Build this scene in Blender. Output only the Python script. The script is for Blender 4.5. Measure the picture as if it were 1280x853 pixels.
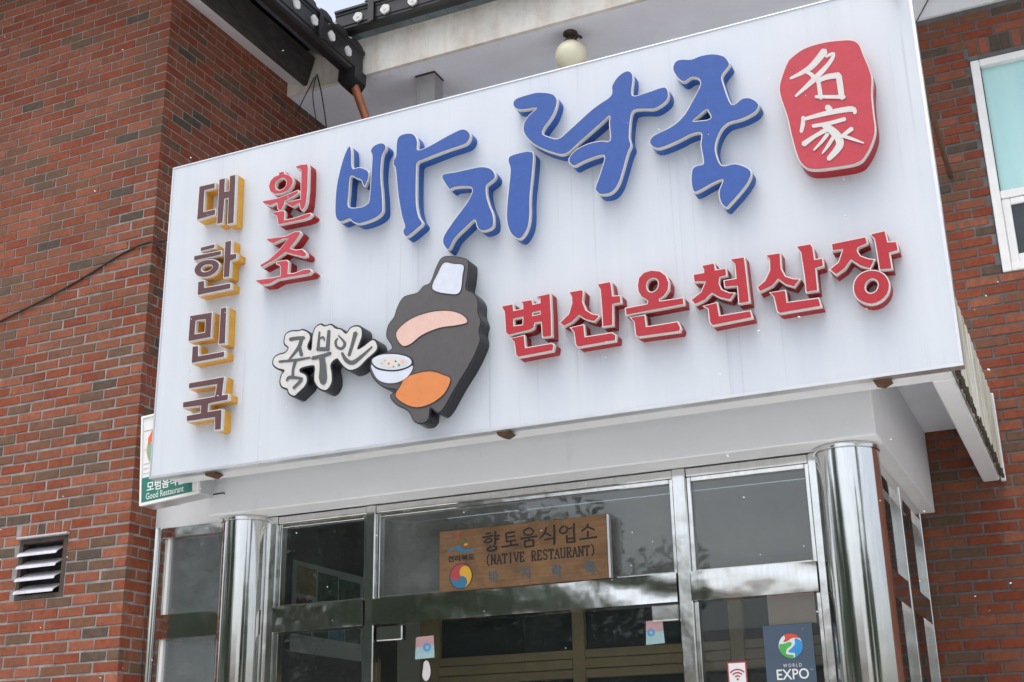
import bpy, bmesh, math, random
import numpy as np
from mathutils import Vector, Matrix
from mathutils.geometry import delaunay_2d_cdt
rnd = random.Random(7)
R_ = math.radians
S = bpy.context.scene
for o in list(bpy.data.objects): bpy.data.objects.remove(o)
C = S.collection

# ------------------------------------------------------------------ camera
EYE = 1.6                      # camera height above the ground
FPX = 1588.03                  # focal length in photo pixels (1280 wide)
PITCH, YAW, ROLL = R_(19.218), R_(24.4194), R_(-1.10489)
def cam_axes():
    cp, sp, cy, sy = math.cos(PITCH), math.sin(PITCH), math.cos(YAW), math.sin(YAW)
    f = Vector((-sy*cp, cy*cp, sp)); r = Vector((cy, sy, 0)); u = r.cross(f)
    return (math.cos(ROLL)*r+math.sin(ROLL)*u, -math.sin(ROLL)*r+math.cos(ROLL)*u, f)
CR, CU, CF = cam_axes()
cam = bpy.data.objects.new('camera', bpy.data.cameras.new('camera'))
C.objects.link(cam); S.camera = cam
cam.data.sensor_width = 36; cam.data.lens = 36*FPX/1280
cam.data.clip_start = 0.05; cam.data.clip_end = 2000
M = Matrix((CR, CU, -CF)).transposed().to_4x4(); M.translation = (0, 0, EYE)
cam.matrix_world = M

# ------------------------------------------------------------------ sky, sun, exposure
SUN_EL, SUN_AZ = R_(76), R_(200)     # soft overcast light from the street side
w = bpy.data.worlds.new('World'); S.world = w; w.use_nodes = True
nt = w.node_tree; nt.nodes.clear()
sky = nt.nodes.new('ShaderNodeTexSky'); sky.sky_type = 'NISHITA'; sky.sun_disc = False
sky.sun_elevation = SUN_EL; sky.sun_rotation = SUN_AZ
sky.air_density = 1.0; sky.dust_density = 6.0; sky.ozone_density = 1.0
bg = nt.nodes.new('ShaderNodeBackground'); bg.inputs['Strength'].default_value = 0.15
ow = nt.nodes.new('ShaderNodeOutputWorld')
hsv = nt.nodes.new('ShaderNodeHueSaturation'); hsv.inputs['Saturation'].default_value = .55   # overcast: a greyer sky
nt.links.new(sky.outputs[0], hsv.inputs['Color']); nt.links.new(hsv.outputs[0], bg.inputs[0]); nt.links.new(bg.outputs[0], ow.inputs[0])
sl = bpy.data.lights.new('sun', 'SUN'); sl.energy = 0.5; sl.angle = R_(75); sl.color = (1, .97, .93)
sun = bpy.data.objects.new('sun', sl); C.objects.link(sun)
sdir = Vector((math.sin(SUN_AZ)*math.cos(SUN_EL), math.cos(SUN_AZ)*math.cos(SUN_EL), math.sin(SUN_EL)))
sun.rotation_euler = sdir.to_track_quat('Z', 'Y').to_euler(); sun.location = (0, -10, 20)
S.view_settings.view_transform = 'Standard'; S.view_settings.look = 'None'
S.view_settings.exposure = 1.08; S.view_settings.gamma = 1
S.view_settings.use_curve_mapping = False

# ------------------------------------------------------------------ pixel -> point on a plane
def ray(px, py):
    return CF + CR*((px-640)/FPX) - CU*((py-426.5)/FPX)
def onY(px, py, Y):
    d = ray(px, py); k = Y/d.y
    return Vector((d.x*k, Y, d.z*k+EYE))
def project(p):
    v = Vector(p)-Vector((0, 0, EYE)); z = v.dot(CF)
    return (640+FPX*v.dot(CR)/z, 426.5-FPX*v.dot(CU)/z, z)

# ------------------------------------------------------------------ planes of the place (metres, camera at x=y=0)
YS = 5.50        # sign face
YW = 5.88        # front of the brick wing
XW = -5.20       # side of the brick wing
YM = 8.00        # main brick wall
YH = 5.90        # porch header front
YF = 6.13        # glazed front
ZH = 1.50+EYE    # header bottom
Z = lambda z: z+EYE

# ------------------------------------------------------------------ materials
def nodes(name):
    m = bpy.data.materials.new(name); m.use_nodes = True
    t = m.node_tree; return m, t, t.nodes['Principled BSDF']
def L(t, a, b): t.links.new(a, b)
def N(t, ty, **k):
    n = t.nodes.new(ty)
    for a, b in k.items(): setattr(n, a, b)
    return n
def ramp(t, fac, stops, interp='LINEAR'):
    r = N(t, 'ShaderNodeValToRGB'); e = r.color_ramp; e.interpolation = interp
    while len(e.elements) > 1: e.elements.remove(e.elements[-1])
    e.elements[0].position = stops[0][0]; e.elements[0].color = (*stops[0][1], 1)
    for p, c in stops[1:]:
        x = e.elements.new(p); x.color = (*c, 1)
    L(t, fac, r.inputs[0]); return r.outputs[0]
def noise(t, scale, detail=6, rough=.6, vec=None, sx=None, dist=0):
    n = N(t, 'ShaderNodeTexNoise'); n.inputs['Scale'].default_value = scale
    n.inputs['Detail'].default_value = detail; n.inputs['Roughness'].default_value = rough
    n.inputs['Distortion'].default_value = dist
    g = N(t, 'ShaderNodeNewGeometry')
    if sx:
        mp = N(t, 'ShaderNodeMapping'); mp.inputs['Scale'].default_value = sx
        L(t, g.outputs['Position'], mp.inputs[0]); L(t, mp.outputs[0], n.inputs['Vector'])
    else: L(t, g.outputs['Position'], n.inputs['Vector'])
    return n.outputs['Fac']
def mixc(t, fac, a, b, mode='MIX'):
    x = N(t, 'ShaderNodeMix', data_type='RGBA', blend_type=mode)
    for i, v in ((0, fac), (6, a), (7, b)):
        if isinstance(v, (int, float)): x.inputs[i].default_value = v
        elif isinstance(v, tuple): x.inputs[i].default_value = (*v, 1)
        else: L(t, v, x.inputs[i])
    return x.outputs[2]
def bump(t, b, h, strength=.3, dist=.01):
    n = N(t, 'ShaderNodeBump'); n.inputs['Strength'].default_value = strength; n.inputs['Distance'].default_value = dist
    L(t, h, n.inputs['Height']); L(t, n.outputs[0], b.inputs['Normal'])
MAT = {}
def plain(name, col, rough=.5, metal=0, var=.12, scale=9, bmp=0, spec=.5, stretch=None, dirt=None, dirt_amt=(.55, .75)):
    m, t, b = nodes(name)
    n = noise(t, scale, sx=stretch)
    lo = tuple(c*(1-var) for c in col); hi = tuple(min(1, c*(1+var)) for c in col)
    c = ramp(t, n, [(.3, lo), (.7, hi)])
    if dirt:
        d = noise(t, 3.1, 8, .7, sx=(1, 1, .25)); f = ramp(t, d, [(dirt_amt[0], (0, 0, 0)), (dirt_amt[1], (1, 1, 1))])
        c = mixc(t, f, c, dirt)
    L(t, c, b.inputs['Base Color'])
    b.inputs['Roughness'].default_value = rough; b.inputs['Metallic'].default_value = metal
    b.inputs['Specular IOR Level'].default_value = spec
    if bmp: bump(t, b, noise(t, scale*6, 4), bmp, .004)
    MAT[name] = m; return m

def brick_mat(name, tone=1.0):
    m, t, b = nodes(name)
    oi = N(t, 'ShaderNodeObjectInfo'); g = N(t, 'ShaderNodeNewGeometry')
    at = N(t, 'ShaderNodeAttribute', attribute_name='rnd')
    ad = N(t, 'ShaderNodeMath', operation='ADD'); L(t, oi.outputs['Random'], ad.inputs[0]); L(t, at.outputs['Fac'], ad.inputs[1])
    fr = N(t, 'ShaderNodeMath', operation='FRACT'); L(t, ad.outputs[0], fr.inputs[0])
    k = tone
    st = [(0, (.082, .062, .046)), (.05, (.125, .074, .046)), (.13, (.170, .076, .043)), (.24, (.200, .070, .038)), (.35, (.215, .058, .027)),
          (.47, (.235, .078, .041)), (.60, (.222, .054, .024)), (.72, (.250, .080, .043)), (.83, (.200, .046, .022)), (.93, (.265, .092, .052))]
    st = [(p, tuple(x*k for x in c)) for p, c in st]
    base = ramp(t, fr.outputs[0], st, 'CONSTANT')
    n1 = noise(t, 26, 8, .75); v = ramp(t, n1, [(.28, (.66, .64, .64)), (.5, (1, 1, 1)), (.72, (1.28, 1.28, 1.28))])
    c = mixc(t, 1.0, base, v, 'MULTIPLY')
    nb = noise(t, 9, 5, .65, dist=.8); c = mixc(t, ramp(t, nb, [(.48, (0, 0, 0)), (.72, (.75, .75, .75))]), c, (.150*k, .078*k, .046*k))
    n2 = noise(t, 2.2, 5, .6); c = mixc(t, 1.0, c, ramp(t, n2, [(.3, (.82, .82, .84)), (.7, (1.1, 1.1, 1.08))]), 'MULTIPLY')
    n3 = noise(t, 17, 9, .75, dist=1.5); f = ramp(t, n3, [(.72, (0, 0, 0)), (.82, (.4, .4, .4))])
    c = mixc(t, f, c, (.42, .36, .32))
    L(t, c, b.inputs['Base Color']); b.inputs['Roughness'].default_value = .82
    b.inputs['Specular IOR Level'].default_value = .25
    bump(t, b, noise(t, 140, 5, .7), .35, .004)
    MAT[name] = m; return m
brick_mat('brick', 1.0); brick_mat('brick_old', .95)
DIRT = dict(letter_red=(.30, .05, .06), letter_red_pale=(.36, .085, .095), side_red=(.2, .015, .02), letter_blue=(.055, .085, .25), side_blue=(.03, .07, .22), letter_brown=(.10, .065, .065))
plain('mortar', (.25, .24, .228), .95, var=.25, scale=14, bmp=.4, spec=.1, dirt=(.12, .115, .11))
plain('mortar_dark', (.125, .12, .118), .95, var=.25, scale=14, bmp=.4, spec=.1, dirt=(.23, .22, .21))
plain('concrete_yard', (.46, .46, .46), .9, var=.15, scale=4, bmp=.3, dirt=(.38, .38, .38))  # pale concrete yard, lightened to bounce light up to the soffits
plain('paving', (.44, .435, .42), .85, var=.12, scale=3, bmp=.2, dirt=(.22, .21, .2))
plain('white_plaster', (.70, .725, .74), .75, var=.03, scale=2.5, bmp=.08, dirt=(.56, .56, .55), dirt_amt=(.6, .82))
plain('grey_soffit', (.72, .76, .82), .8, var=.05, scale=3, bmp=.12, dirt=(.5, .5, .5), dirt_amt=(.62, .8))
plain('letter_red', (.36, .026, .036), .42, var=.07, scale=24, spec=.25, dirt=DIRT['letter_red'], dirt_amt=(.58, .95))
plain('letter_red_pale', (.42, .050, .068), .42, var=.07, scale=24, spec=.25, dirt=DIRT['letter_red_pale'], dirt_amt=(.58, .95))
plain('side_red', (.33, .016, .020), .42, var=.07, scale=24, spec=.25, dirt=DIRT['side_red'], dirt_amt=(.58, .95))
plain('letter_blue', (.038, .090, .30), .42, var=.07, scale=24, spec=.25, dirt=DIRT['letter_blue'], dirt_amt=(.58, .95))
plain('side_blue', (.028, .105, .36), .42, var=.07, scale=24, spec=.25, dirt=DIRT['side_blue'], dirt_amt=(.58, .95))
plain('letter_brown', (.098, .047, .053), .42, var=.07, scale=24, spec=.25, dirt=DIRT['letter_brown'], dirt_amt=(.58, .95))
plain('side_yellow', (.66, .33, .022), .35, var=.10, scale=20, dirt=(.42, .17, .012), dirt_amt=(.55, .8))
plain('trim_white', (.60, .59, .56), .6, var=.06, scale=25)
plain('print_white', (.53, .52, .50), .5, var=.05, scale=25)
plain('print_grey', (.068, .074, .078), .5, var=.06, scale=25)
plain('side_black', (.012, .012, .014), .35, var=.2, scale=20)
plain('plate_grey', (.072, .066, .066), .4, var=.08, scale=20)
plain('field_orange', (.56, .19, .055), .4, var=.06, scale=20)
plain('field_beige', (.60, .40, .34), .4, var=.05, scale=20)
plain('field_pale', (.52, .56, .63), .4, var=.06, scale=20)
plain('aluminium', (.62, .63, .64), .35, .8, var=.06)
plain('pvc_white', (.76, .76, .74), .45, var=.05, dirt=(.5, .48, .44), dirt_amt=(.62, .85))
plain('rust', (.10, .05, .025), .8, var=.35, scale=30, bmp=.3)
plain('galvanised', (.30, .30, .295), .55, .2, var=.12, scale=8, dirt=(.2, .19, .18))
plain('copper', (.30, .105, .045), .45, .35, var=.2, scale=14, bmp=.1)
plain('black_metal', (.012, .0125, .014), .38, var=.3, scale=12)
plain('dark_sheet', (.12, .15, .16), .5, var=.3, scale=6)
plain('dark_wood_beam', (.04, .036, .033), .7, var=.5, scale=8, stretch=(6, 1, 6), bmp=.2)
plain('rosette_white', (.60, .60, .59), .6, var=.2, scale=60, bmp=.4)
plain('cable_black', (.012, .012, .012), .5)
plain('globe', (.70, .68, .50), .3, var=.04)
plain('louvre', (.58, .58, .60), .4, .5, var=.1, dirt=(.3, .28, .26))
plain('vent_frame', (.055, .04, .03), .6, var=.4, scale=20)
plain('dark_void', (.006, .006, .006), .9)
plain('tan_frame', (.36, .25, .135), .5, var=.12, scale=8)
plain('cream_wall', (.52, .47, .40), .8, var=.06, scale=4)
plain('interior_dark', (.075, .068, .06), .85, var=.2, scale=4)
plain('sign_green', (.02, .17, .12), .4, var=.05)
plain('paper_white', (.70, .71, .70), .55, var=.04)
plain('poster_navy', (.055, .085, .125), .35, var=.05)
plain('poster_yellow', (.42, .30, .07), .5, var=.3, scale=14)
plain('poster_green', (.07, .15, .08), .5, var=.6, scale=18)
plain('poster_blue', (.10, .28, .40), .5, var=.3, scale=14)
plain('logo_red', (.55, .07, .045), .4, var=.1); plain('logo_green', (.07, .40, .08), .4, var=.15); plain('logo_blue', (.03, .27, .60), .4, var=.15)
plain('paint_red', (.36, .045, .05), .6); plain('paint_yellow', (.55, .31, .02), .6); plain('paint_blue', (.025, .14, .25), .6)
plain('paint_black', (.012, .010, .009), .7); plain('carved_blue', (.05, .09, .115), .8); plain('paint_green', (.03, .16, .03), .6)
plain('ribbon_orange', (.70, .12, .02), .5); plain('ring_green', (.22, .36, .25), .5); plain('ring_gold', (.55, .36, .05), .5)
plain('line_grey', (.35, .37, .36), .6); plain('box_pink', (.40, .24, .24), .5); plain('box_teal', (.28, .42, .42), .5)
plain('bark', (.07, .05, .035), .9, var=.3, scale=12, bmp=.5)
plain('tile_roof', (.02, .021, .023), .5, var=.3, scale=6)
plain('house_wall', (.50, .45, .36), .8, var=.06, scale=2); plain('house_glass', (.03, .035, .04), .1)
plain('curtain_pink', (.40, .14, .13), .7, var=.2, scale=10)
plain('snow', (.62, .64, .66), .8)

def leaf_mat():
    m, t, b = nodes('leaf'); n = noise(t, 1.2); L(t, ramp(t, n, [(.3, (.018, .035, .014)), (.7, (.05, .085, .032))]), b.inputs['Base Color'])
    b.inputs['Roughness'].default_value = .6; MAT['leaf'] = m
leaf_mat()
def sign_mat():          # white flexible face with faint rain streaks
    m, t, b = nodes('sign_face')
    s1 = noise(t, 1, 5, .6, sx=(9, 1, .35)); s2 = noise(t, 1, 4, .6, sx=(45, 1, .5)); s3 = noise(t, .9, 3); s4 = noise(t, 1.7, 3, .5)
    c = mixc(t, 1.0, ramp(t, s1, [(.3, (.515, .56, .605)), (.7, (.55, .59, .63))]), ramp(t, s2, [(.28, (.83, .835, .84)), (.41, (1, 1, 1))]), 'MULTIPLY')
    c = mixc(t, ramp(t, s4, [(.45, (0, 0, 0)), (.62, (1, 1, 1))]), c, ramp(t, s1, [(.3, (.52, .562, .605)), (.7, (.555, .594, .632))]))
    c = mixc(t, 1.0, c, ramp(t, s3, [(.3, (.96, .96, .965)), (.7, (1, 1, 1))]), 'MULTIPLY')
    L(t, c, b.inputs['Base Color']); b.inputs['Roughness'].default_value = .42; b.inputs['Specular IOR Level'].default_value = .35
    MAT['sign_face'] = m
sign_mat()
def fascia_mat():        # cream fascia with rusty run-off
    m, t, b = nodes('fascia')
    s = noise(t, 1, 6, .7, sx=(7, 7, .8)); n = noise(t, 5, 7, .7)
    c = mixc(t, ramp(t, s, [(.45, (0, 0, 0)), (.75, (.75, .75, .75))]), (.70, .68, .62), (.52, .42, .30))
    c = mixc(t, 1.0, c, ramp(t, n, [(.3, (.78, .78, .78)), (.6, (1, 1, 1))]), 'MULTIPLY')
    L(t, c, b.inputs['Base Color']); b.inputs['Roughness'].default_value = .85; bump(t, b, n, .3, .01); MAT['fascia'] = m
fascia_mat()
def mossy_mat():
    m, t, b = nodes('mossy_panel')
    s = noise(t, 1, 7, .7, sx=(10, 10, 1.6)); c = ramp(t, s, [(.35, (.30, .30, .20)), (.5, (.50, .49, .42)), (.68, (.66, .65, .61))])
    L(t, c, b.inputs['Base Color']); b.inputs['Roughness'].default_value = .7; MAT['mossy_panel'] = m
mossy_mat()
def steel_mat(name, rough, dent, scale, col=(.80, .80, .78)):
    m, t, b = nodes(name); b.inputs['Metallic'].default_value = 1
    n = noise(t, 30, 6, .7, sx=(1, 1, .12)); L(t, ramp(t, n, [(.3, tuple(c*.85 for c in col)), (.7, col)]), b.inputs['Base Color'])
    r = N(t, 'ShaderNodeMapRange'); L(t, noise(t, 11, 5), r.inputs[0]); r.inputs['To Min'].default_value = rough*.6; r.inputs['To Max'].default_value = rough*1.3
    L(t, r.outputs[0], b.inputs['Roughness'])
    if dent: bump(t, b, noise(t, scale, 2, .4), dent, .02)
    MAT[name] = m
steel_mat('steel_column', .10, .05, 5); steel_mat('steel_frame', .14, .10, 9); steel_mat('steel_lintel', .10, .26, 5.5)
def glass_mat(name, tint, refl_ior, dust, dustcol=(.30, .32, .32)):
    m = bpy.data.materials.new(name); m.use_nodes = True; t = m.node_tree; t.nodes.clear()
    o = N(t, 'ShaderNodeOutputMaterial'); tr = N(t, 'ShaderNodeBsdfTransparent'); tr.inputs[0].default_value = (*tint, 1)
    gl = N(t, 'ShaderNodeBsdfGlossy'); gl.inputs['Roughness'].default_value = .015; gl.inputs[0].default_value = (.95, .97, .97, 1)
    fr = N(t, 'ShaderNodeFresnel'); fr.inputs[0].default_value = refl_ior
    mx = N(t, 'ShaderNodeMixShader'); L(t, fr.outputs[0], mx.inputs[0]); L(t, tr.outputs[0], mx.inputs[1]); L(t, gl.outputs[0], mx.inputs[2])
    df = N(t, 'ShaderNodeBsdfDiffuse'); df.inputs[0].default_value = (*dustcol, 1)
    dm = N(t, 'ShaderNodeMixShader')
    f = ramp(t, noise(t, 2.4, 7, .65), [(.35, (dust*.5,)*3), (.7, (dust*1.6,)*3)])
    L(t, f, dm.inputs[0]); L(t, mx.outputs[0], dm.inputs[1]); L(t, df.outputs[0], dm.inputs[2]); L(t, dm.outputs[0], o.inputs[0])
    MAT[name] = m
glass_mat('glass', (.80, .84, .83), 1.5, .03)
glass_mat('glass_dusty', (.70, .73, .72), 1.8, .22, (.36, .37, .36))
glass_mat('glass_cloudy', (.66, .70, .70), 1.9, .30, (.33, .36, .36))
glass_mat('glass_door', (.90, .94, .92), 1.4, .012)
def wood_mat():
    m, t, b = nodes('sign_wood')
    g = noise(t, 1, 8, .7, sx=(5, 1, 60), dist=.6); n = noise(t, 7, 5)
    c = ramp(t, g, [(.25, (.12, .062, .024)), (.5, (.19, .098, .037)), (.75, (.235, .130, .054))])
    c = mixc(t, 1.0, c, ramp(t, n, [(.3, (.6, .58, .55)), (.55, (1, 1, 1))]), 'MULTIPLY')
    st_ = noise(t, 4.5, 8, .75, dist=1.0); c = mixc(t, ramp(t, st_, [(.52, (0, 0, 0)), (.70, (.7, .7, .7))]), c, (.085, .055, .032))
    L(t, c, b.inputs['Base Color']); b.inputs['Roughness'].default_value = .7; bump(t, b, g, .4, .005); MAT['sign_wood'] = m
wood_mat()
def teal_mat():
    m, t, b = nodes('teal_pane'); n = noise(t, 1, 3, .5, sx=(6, 6, .6))
    L(t, ramp(t, n, [(.3, (.33, .60, .59)), (.7, (.42, .68, .66))]), b.inputs['Base Color']); b.inputs['Roughness'].default_value = .6
    b.inputs['Coat Weight'].default_value = .7; b.inputs['Coat Roughness'].default_value = .03; MAT['teal_pane'] = m
teal_mat()

# ------------------------------------------------------------------ mesh helpers
ORG = {}
def thing(name, label, cat, loc=(0, 0, 0), group=None, rotz=0):
    o = bpy.data.objects.new(name, None); C.objects.link(o); o.location = loc; o.empty_display_size = .1
    o.rotation_euler.z = rotz
    o['label'] = label; o['category'] = cat
    if group: o['group'] = group
    ORG[o.name] = Vector(loc) if not rotz else Vector((0, 0, 0)); return o
def tag(o, label=None, cat=None, group=None, kind=None):
    for k, v in (('label', label), ('category', cat), ('group', group), ('kind', kind)):
        if v: o[k] = v
    return o
class MB:
    def __init__(s): s.v = []; s.f = []
    def add(s, v, f):
        n = len(s.v); s.v += [tuple(x) for x in v]; s.f += [tuple(i+n for i in q) for q in f]; return s
    def box(s, x0, x1, y0, y1, z0, z1, ch=0):
        if ch <= 0:
            return s.add([(x, y, z) for z in (z0, z1) for y in (y0, y1) for x in (x0, x1)],
                         [(0, 2, 3, 1), (4, 5, 7, 6), (0, 1, 5, 4), (2, 6, 7, 3), (0, 4, 6, 2), (1, 3, 7, 5)])
        b = bmesh.new(); bmesh.ops.create_cube(b, size=1)
        for v in b.verts: v.co = Vector(((x0+x1)/2+v.co.x*(x1-x0), (y0+y1)/2+v.co.y*(y1-y0), (z0+z1)/2+v.co.z*(z1-z0)))
        bmesh.ops.bevel(b, geom=b.edges[:], offset=ch, segments=1, affect='EDGES', profile=.5)
        b.verts.index_update()
        s.add([v.co for v in b.verts], [[v.index for v in f.verts] for f in b.faces]); b.free(); return s
    def tube(s, pts, r, n=10, caps=True):
        pts = [Vector(p) for p in pts]; rr = r if isinstance(r, (list, tuple)) else [r]*len(pts)
        rings = []; up = Vector((.3, .2, 1)).normalized()
        for i, p in enumerate(pts):
            d = (pts[min(i+1, len(pts)-1)]-pts[max(i-1, 0)]).normalized()
            a = d.cross(up)
            if a.length < .05: a = d.cross(Vector((1, 0, 0)))
            a.normalize(); b = d.cross(a).normalized()
            rings.append([p+a*rr[i]*math.cos(2*math.pi*k/n)+b*rr[i]*math.sin(2*math.pi*k/n) for k in range(n)])
        v = [q for g in rings for q in g]; f = []
        for i in range(len(rings)-1):
            for k in range(n): f.append((i*n+k, i*n+(k+1) % n, (i+1)*n+(k+1) % n, (i+1)*n+k))
        if caps: f.append(tuple(range(n))[::-1]); f.append(tuple(range((len(rings)-1)*n, len(rings)*n)))
        return s.add(v, f)
    def lathe(s, cx, cy, prof, n=32):
        v = []; f = []
        for r, z in prof: v += [(cx+r*math.cos(2*math.pi*k/n), cy+r*math.sin(2*math.pi*k/n), z) for k in range(n)]
        for i in range(len(prof)-1):
            for k in range(n): f.append((i*n+k, i*n+(k+1) % n, (i+1)*n+(k+1) % n, (i+1)*n+k))
        return s.add(v, f)
    def build(s, name, mat, parent=None, smooth=False, kind=None):
        me = bpy.data.meshes.new(name); o0 = ORG.get(parent.name, Vector((0, 0, 0))) if parent else Vector((0, 0, 0))
        me.from_pydata([tuple(Vector(v)-o0) for v in s.v], [], s.f); me.update()
        bm = bmesh.new(); bm.from_mesh(me); bmesh.ops.recalc_face_normals(bm, faces=bm.faces[:]); bm.to_mesh(me); bm.free()
        if smooth:
            me.polygons.foreach_set('use_smooth', [True]*len(me.polygons)); me.set_sharp_from_angle(angle=R_(40))
        me.materials.append(MAT[mat]); o = bpy.data.objects.new(name, me); C.objects.link(o)
        if parent: o.parent = parent; ORG[o.name] = o0
        if kind: o['kind'] = kind
        return o
def box(name, mat, parent, *a, ch=0): return MB().box(*a, ch=ch).build(name, mat, parent)

def area(c): return .5*sum(c[i][0]*c[(i+1) % len(c)][1]-c[(i+1) % len(c)][0]*c[i][1] for i in range(len(c)))
def inset(c, d):
    """move a closed 2D contour inwards (d>0) whatever its winding"""
    s = 1 if area(c) > 0 else -1; n = len(c); out = []
    for i in range(n):
        p = Vector(c[i]); a = (p-Vector(c[i-1])); b = (Vector(c[(i+1) % n])-p)
        a = a.normalized() if a.length > 1e-9 else b.normalized(); b = b.normalized() if b.length > 1e-9 else a
        na = Vector((-a.y, a.x))*s; nb = Vector((-b.y, b.x))*s; m = na+nb
        if m.length < .2: m = na
        m.normalize(); k = min(1.6, 1/max(.4, m.dot(na)))
        out.append(tuple(p+m*d*k))
    return out
def inside(p, cs):
    r = False
    for c in cs:
        j = len(c)-1
        for i in range(len(c)):
            if (c[i][1] > p[1]) != (c[j][1] > p[1]) and p[0] < (c[j][0]-c[i][0])*(p[1]-c[i][1])/(c[j][1]-c[i][1])+c[i][0]: r = not r
            j = i
    return r
def smooth_contour(c, k=4):
    n = len(c); out = []
    for i in range(n):
        p0, p1, p2, p3 = (Vector(c[(i+j) % n]) for j in (-1, 0, 1, 2))
        for q in range(k):
            t = q/k
            out.append(tuple(.5*((2*p1)+(p2-p0)*t+(2*p0-5*p1+4*p2-p3)*t*t+(3*p1-p0-3*p2+p3)*t**3)))
    return out
def fill(cs):
    v = []; e = []
    for c in cs:
        n = len(v); v += [Vector(p) for p in c]; e += [(n+i, n+(i+1) % len(c)) for i in range(len(c))]
    vo, eo, fo, *_ = delaunay_2d_cdt(v, e, [], 0, 1e-6)
    f = [t for t in fo if inside(sum((vo[i] for i in t), Vector((0, 0)))/len(t), cs)]
    return [tuple(p) for p in vo], f
def prism(mb, cs, y0, y1, cap_front=True, cap_back=False, P=lambda x, y, z: (x, y, z)):
    """closed contours in (x,z); y0 front, y1 back"""
    if cap_front or cap_back:
        v, f = fill(cs)
        if cap_front: mb.add([P(x, y0, z) for x, z in v], f)
        if cap_back: mb.add([P(x, y1, z) for x, z in v], f)
    for c in cs:
        n = len(c); mb.add([P(x, y0, z) for x, z in c]+[P(x, y1, z) for x, z in c], [(i, (i+1) % n, n+(i+1) % n, n+i) for i in range(n)])
    return mb
def stroke(pts):
    """brush stroke [(x,z,w)...] -> closed contour with rounded ends"""
    P = [Vector(p[:2]) for p in pts]; W = [p[2]/2 for p in pts]
    if len(P) > 2:                      # resample smoothly
        Q = []; V = []
        for i in range(len(P)-1):
            a, b, c, d = P[max(i-1, 0)], P[i], P[i+1], P[min(i+2, len(P)-1)]
            for q in range(4):
                t = q/4; Q.append(.5*((2*b)+(c-a)*t+(2*a-5*b+4*c-d)*t*t+(3*b-a-3*c+d)*t**3)); V.append(W[i]*(1-t)+W[i+1]*t)
        P = Q+[P[-1]]; W = V+[W[-1]]
    l = []; r = []
    for i, p in enumerate(P):
        d = (P[min(i+1, len(P)-1)]-P[max(i-1, 0)]).normalized(); n = Vector((-d.y, d.x))
        l.append(p+n*W[i]); r.append(p-n*W[i])
    d0 = (P[1]-P[0]).normalized(); d1 = (P[-1]-P[-2]).normalized()
    return [tuple(x) for x in l+[P[-1]+d1*W[-1]*.7]+r[::-1]+[P[0]-d0*W[0]*.7]]
def text2d(s, bold=0, shear=0):
    """outline mesh of a word: (verts, faces, bbox)"""
    cu = bpy.data.curves.new('t', 'FONT'); cu.body = s; cu.offset = bold; cu.resolution_u = 3; cu.shear = shear
    ob = bpy.data.objects.new('t', cu); C.objects.link(ob)
    dg = bpy.context.evaluated_depsgraph_get(); me = bpy.data.meshes.new_from_object(ob.evaluated_get(dg))
    v = [tuple(x.co[:2]) for x in me.vertices]; f = [tuple(p.vertices) for p in me.polygons]
    bpy.data.objects.remove(ob); bpy.data.curves.remove(cu); bpy.data.meshes.remove(me)
    xs = [p[0] for p in v]; ys = [p[1] for p in v]
    return v, f, (min(xs), max(xs), min(ys), max(ys))
def lettering(name, s, mat, parent, x0, x1, z0, z1, y, bold=0, P=lambda x, y, z: (x, y, z), skew=0):
    v, f, b = text2d(s, bold)
    fx = lambda p: x0+(p[0]-b[0])/(b[1]-b[0])*(x1-x0)
    fz = lambda p: z0+(p[1]-b[2])/(b[3]-b[2])*(z1-z0)
    return MB().add([P(fx(p), y, fz(p)+skew*(fx(p)-x0)) for p in v], f).build(name, mat, parent)
def circle(cx, cz, rx, rz=None, n=40):
    rz = rz or rx; return [(cx+rx*math.cos(2*math.pi*i/n), cz+rz*math.sin(2*math.pi*i/n)) for i in range(n)]

# ================================================================== GROUND
g = MB().add([(-300, -300, 0), (300, -300, 0), (300, 300, 0), (-300, 300, 0)], [(0, 1, 2, 3)]).build('ground', 'concrete_yard'); tag(g, kind='structure')
p = box('pavement', 'paving', None, -9, 6, 2.2, 8.4, -.1, .12); tag(p, kind='structure')

# ================================================================== BRICKS
BL, BH, BJ = .19, .0553, .0118
def brick_mesh(l, h, d, seed):
    r = random.Random(seed); b = bmesh.new(); bmesh.ops.create_cube(b, size=1)
    for v in b.verts: v.co = Vector((v.co.x*l, v.co.y*d, v.co.z*h))+Vector((r.uniform(-1, 1)*.0026, r.uniform(-1, 1)*.0018, r.uniform(-1, 1)*.0019))
    bmesh.ops.bevel(b, geom=[e for e in b.edges if all(v.co.y < 0 for v in e.verts)], offset=.0028, segments=1, affect='EDGES')
    me = bpy.data.meshes.new('brick'); b.to_mesh(me); b.free(); return me
BM = {}
def get_brick(l, h, mat, seed):
    k = (round(l, 3), round(h, 3), mat, seed)
    if k not in BM: me = brick_mesh(l, h, .05, hash(k[:2]) % 999+seed); me.materials.append(MAT[mat]); BM[k] = me
    return BM[k]
def hidden(p):
    """behind the sign board, seen from the camera?"""
    if p[1] <= YS+.2: return False
    k = YS/p[1]; x, z = p[0]*k, (p[2]-EYE)*k
    return -4.74 < x < -.40 and 1.66 < z < 3.58
def visible(p, m=6):
    x, y, d = project(p)
    return d > 0 and -m < x < 1280+m and -m < y < 853+m and not hidden(p)
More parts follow.
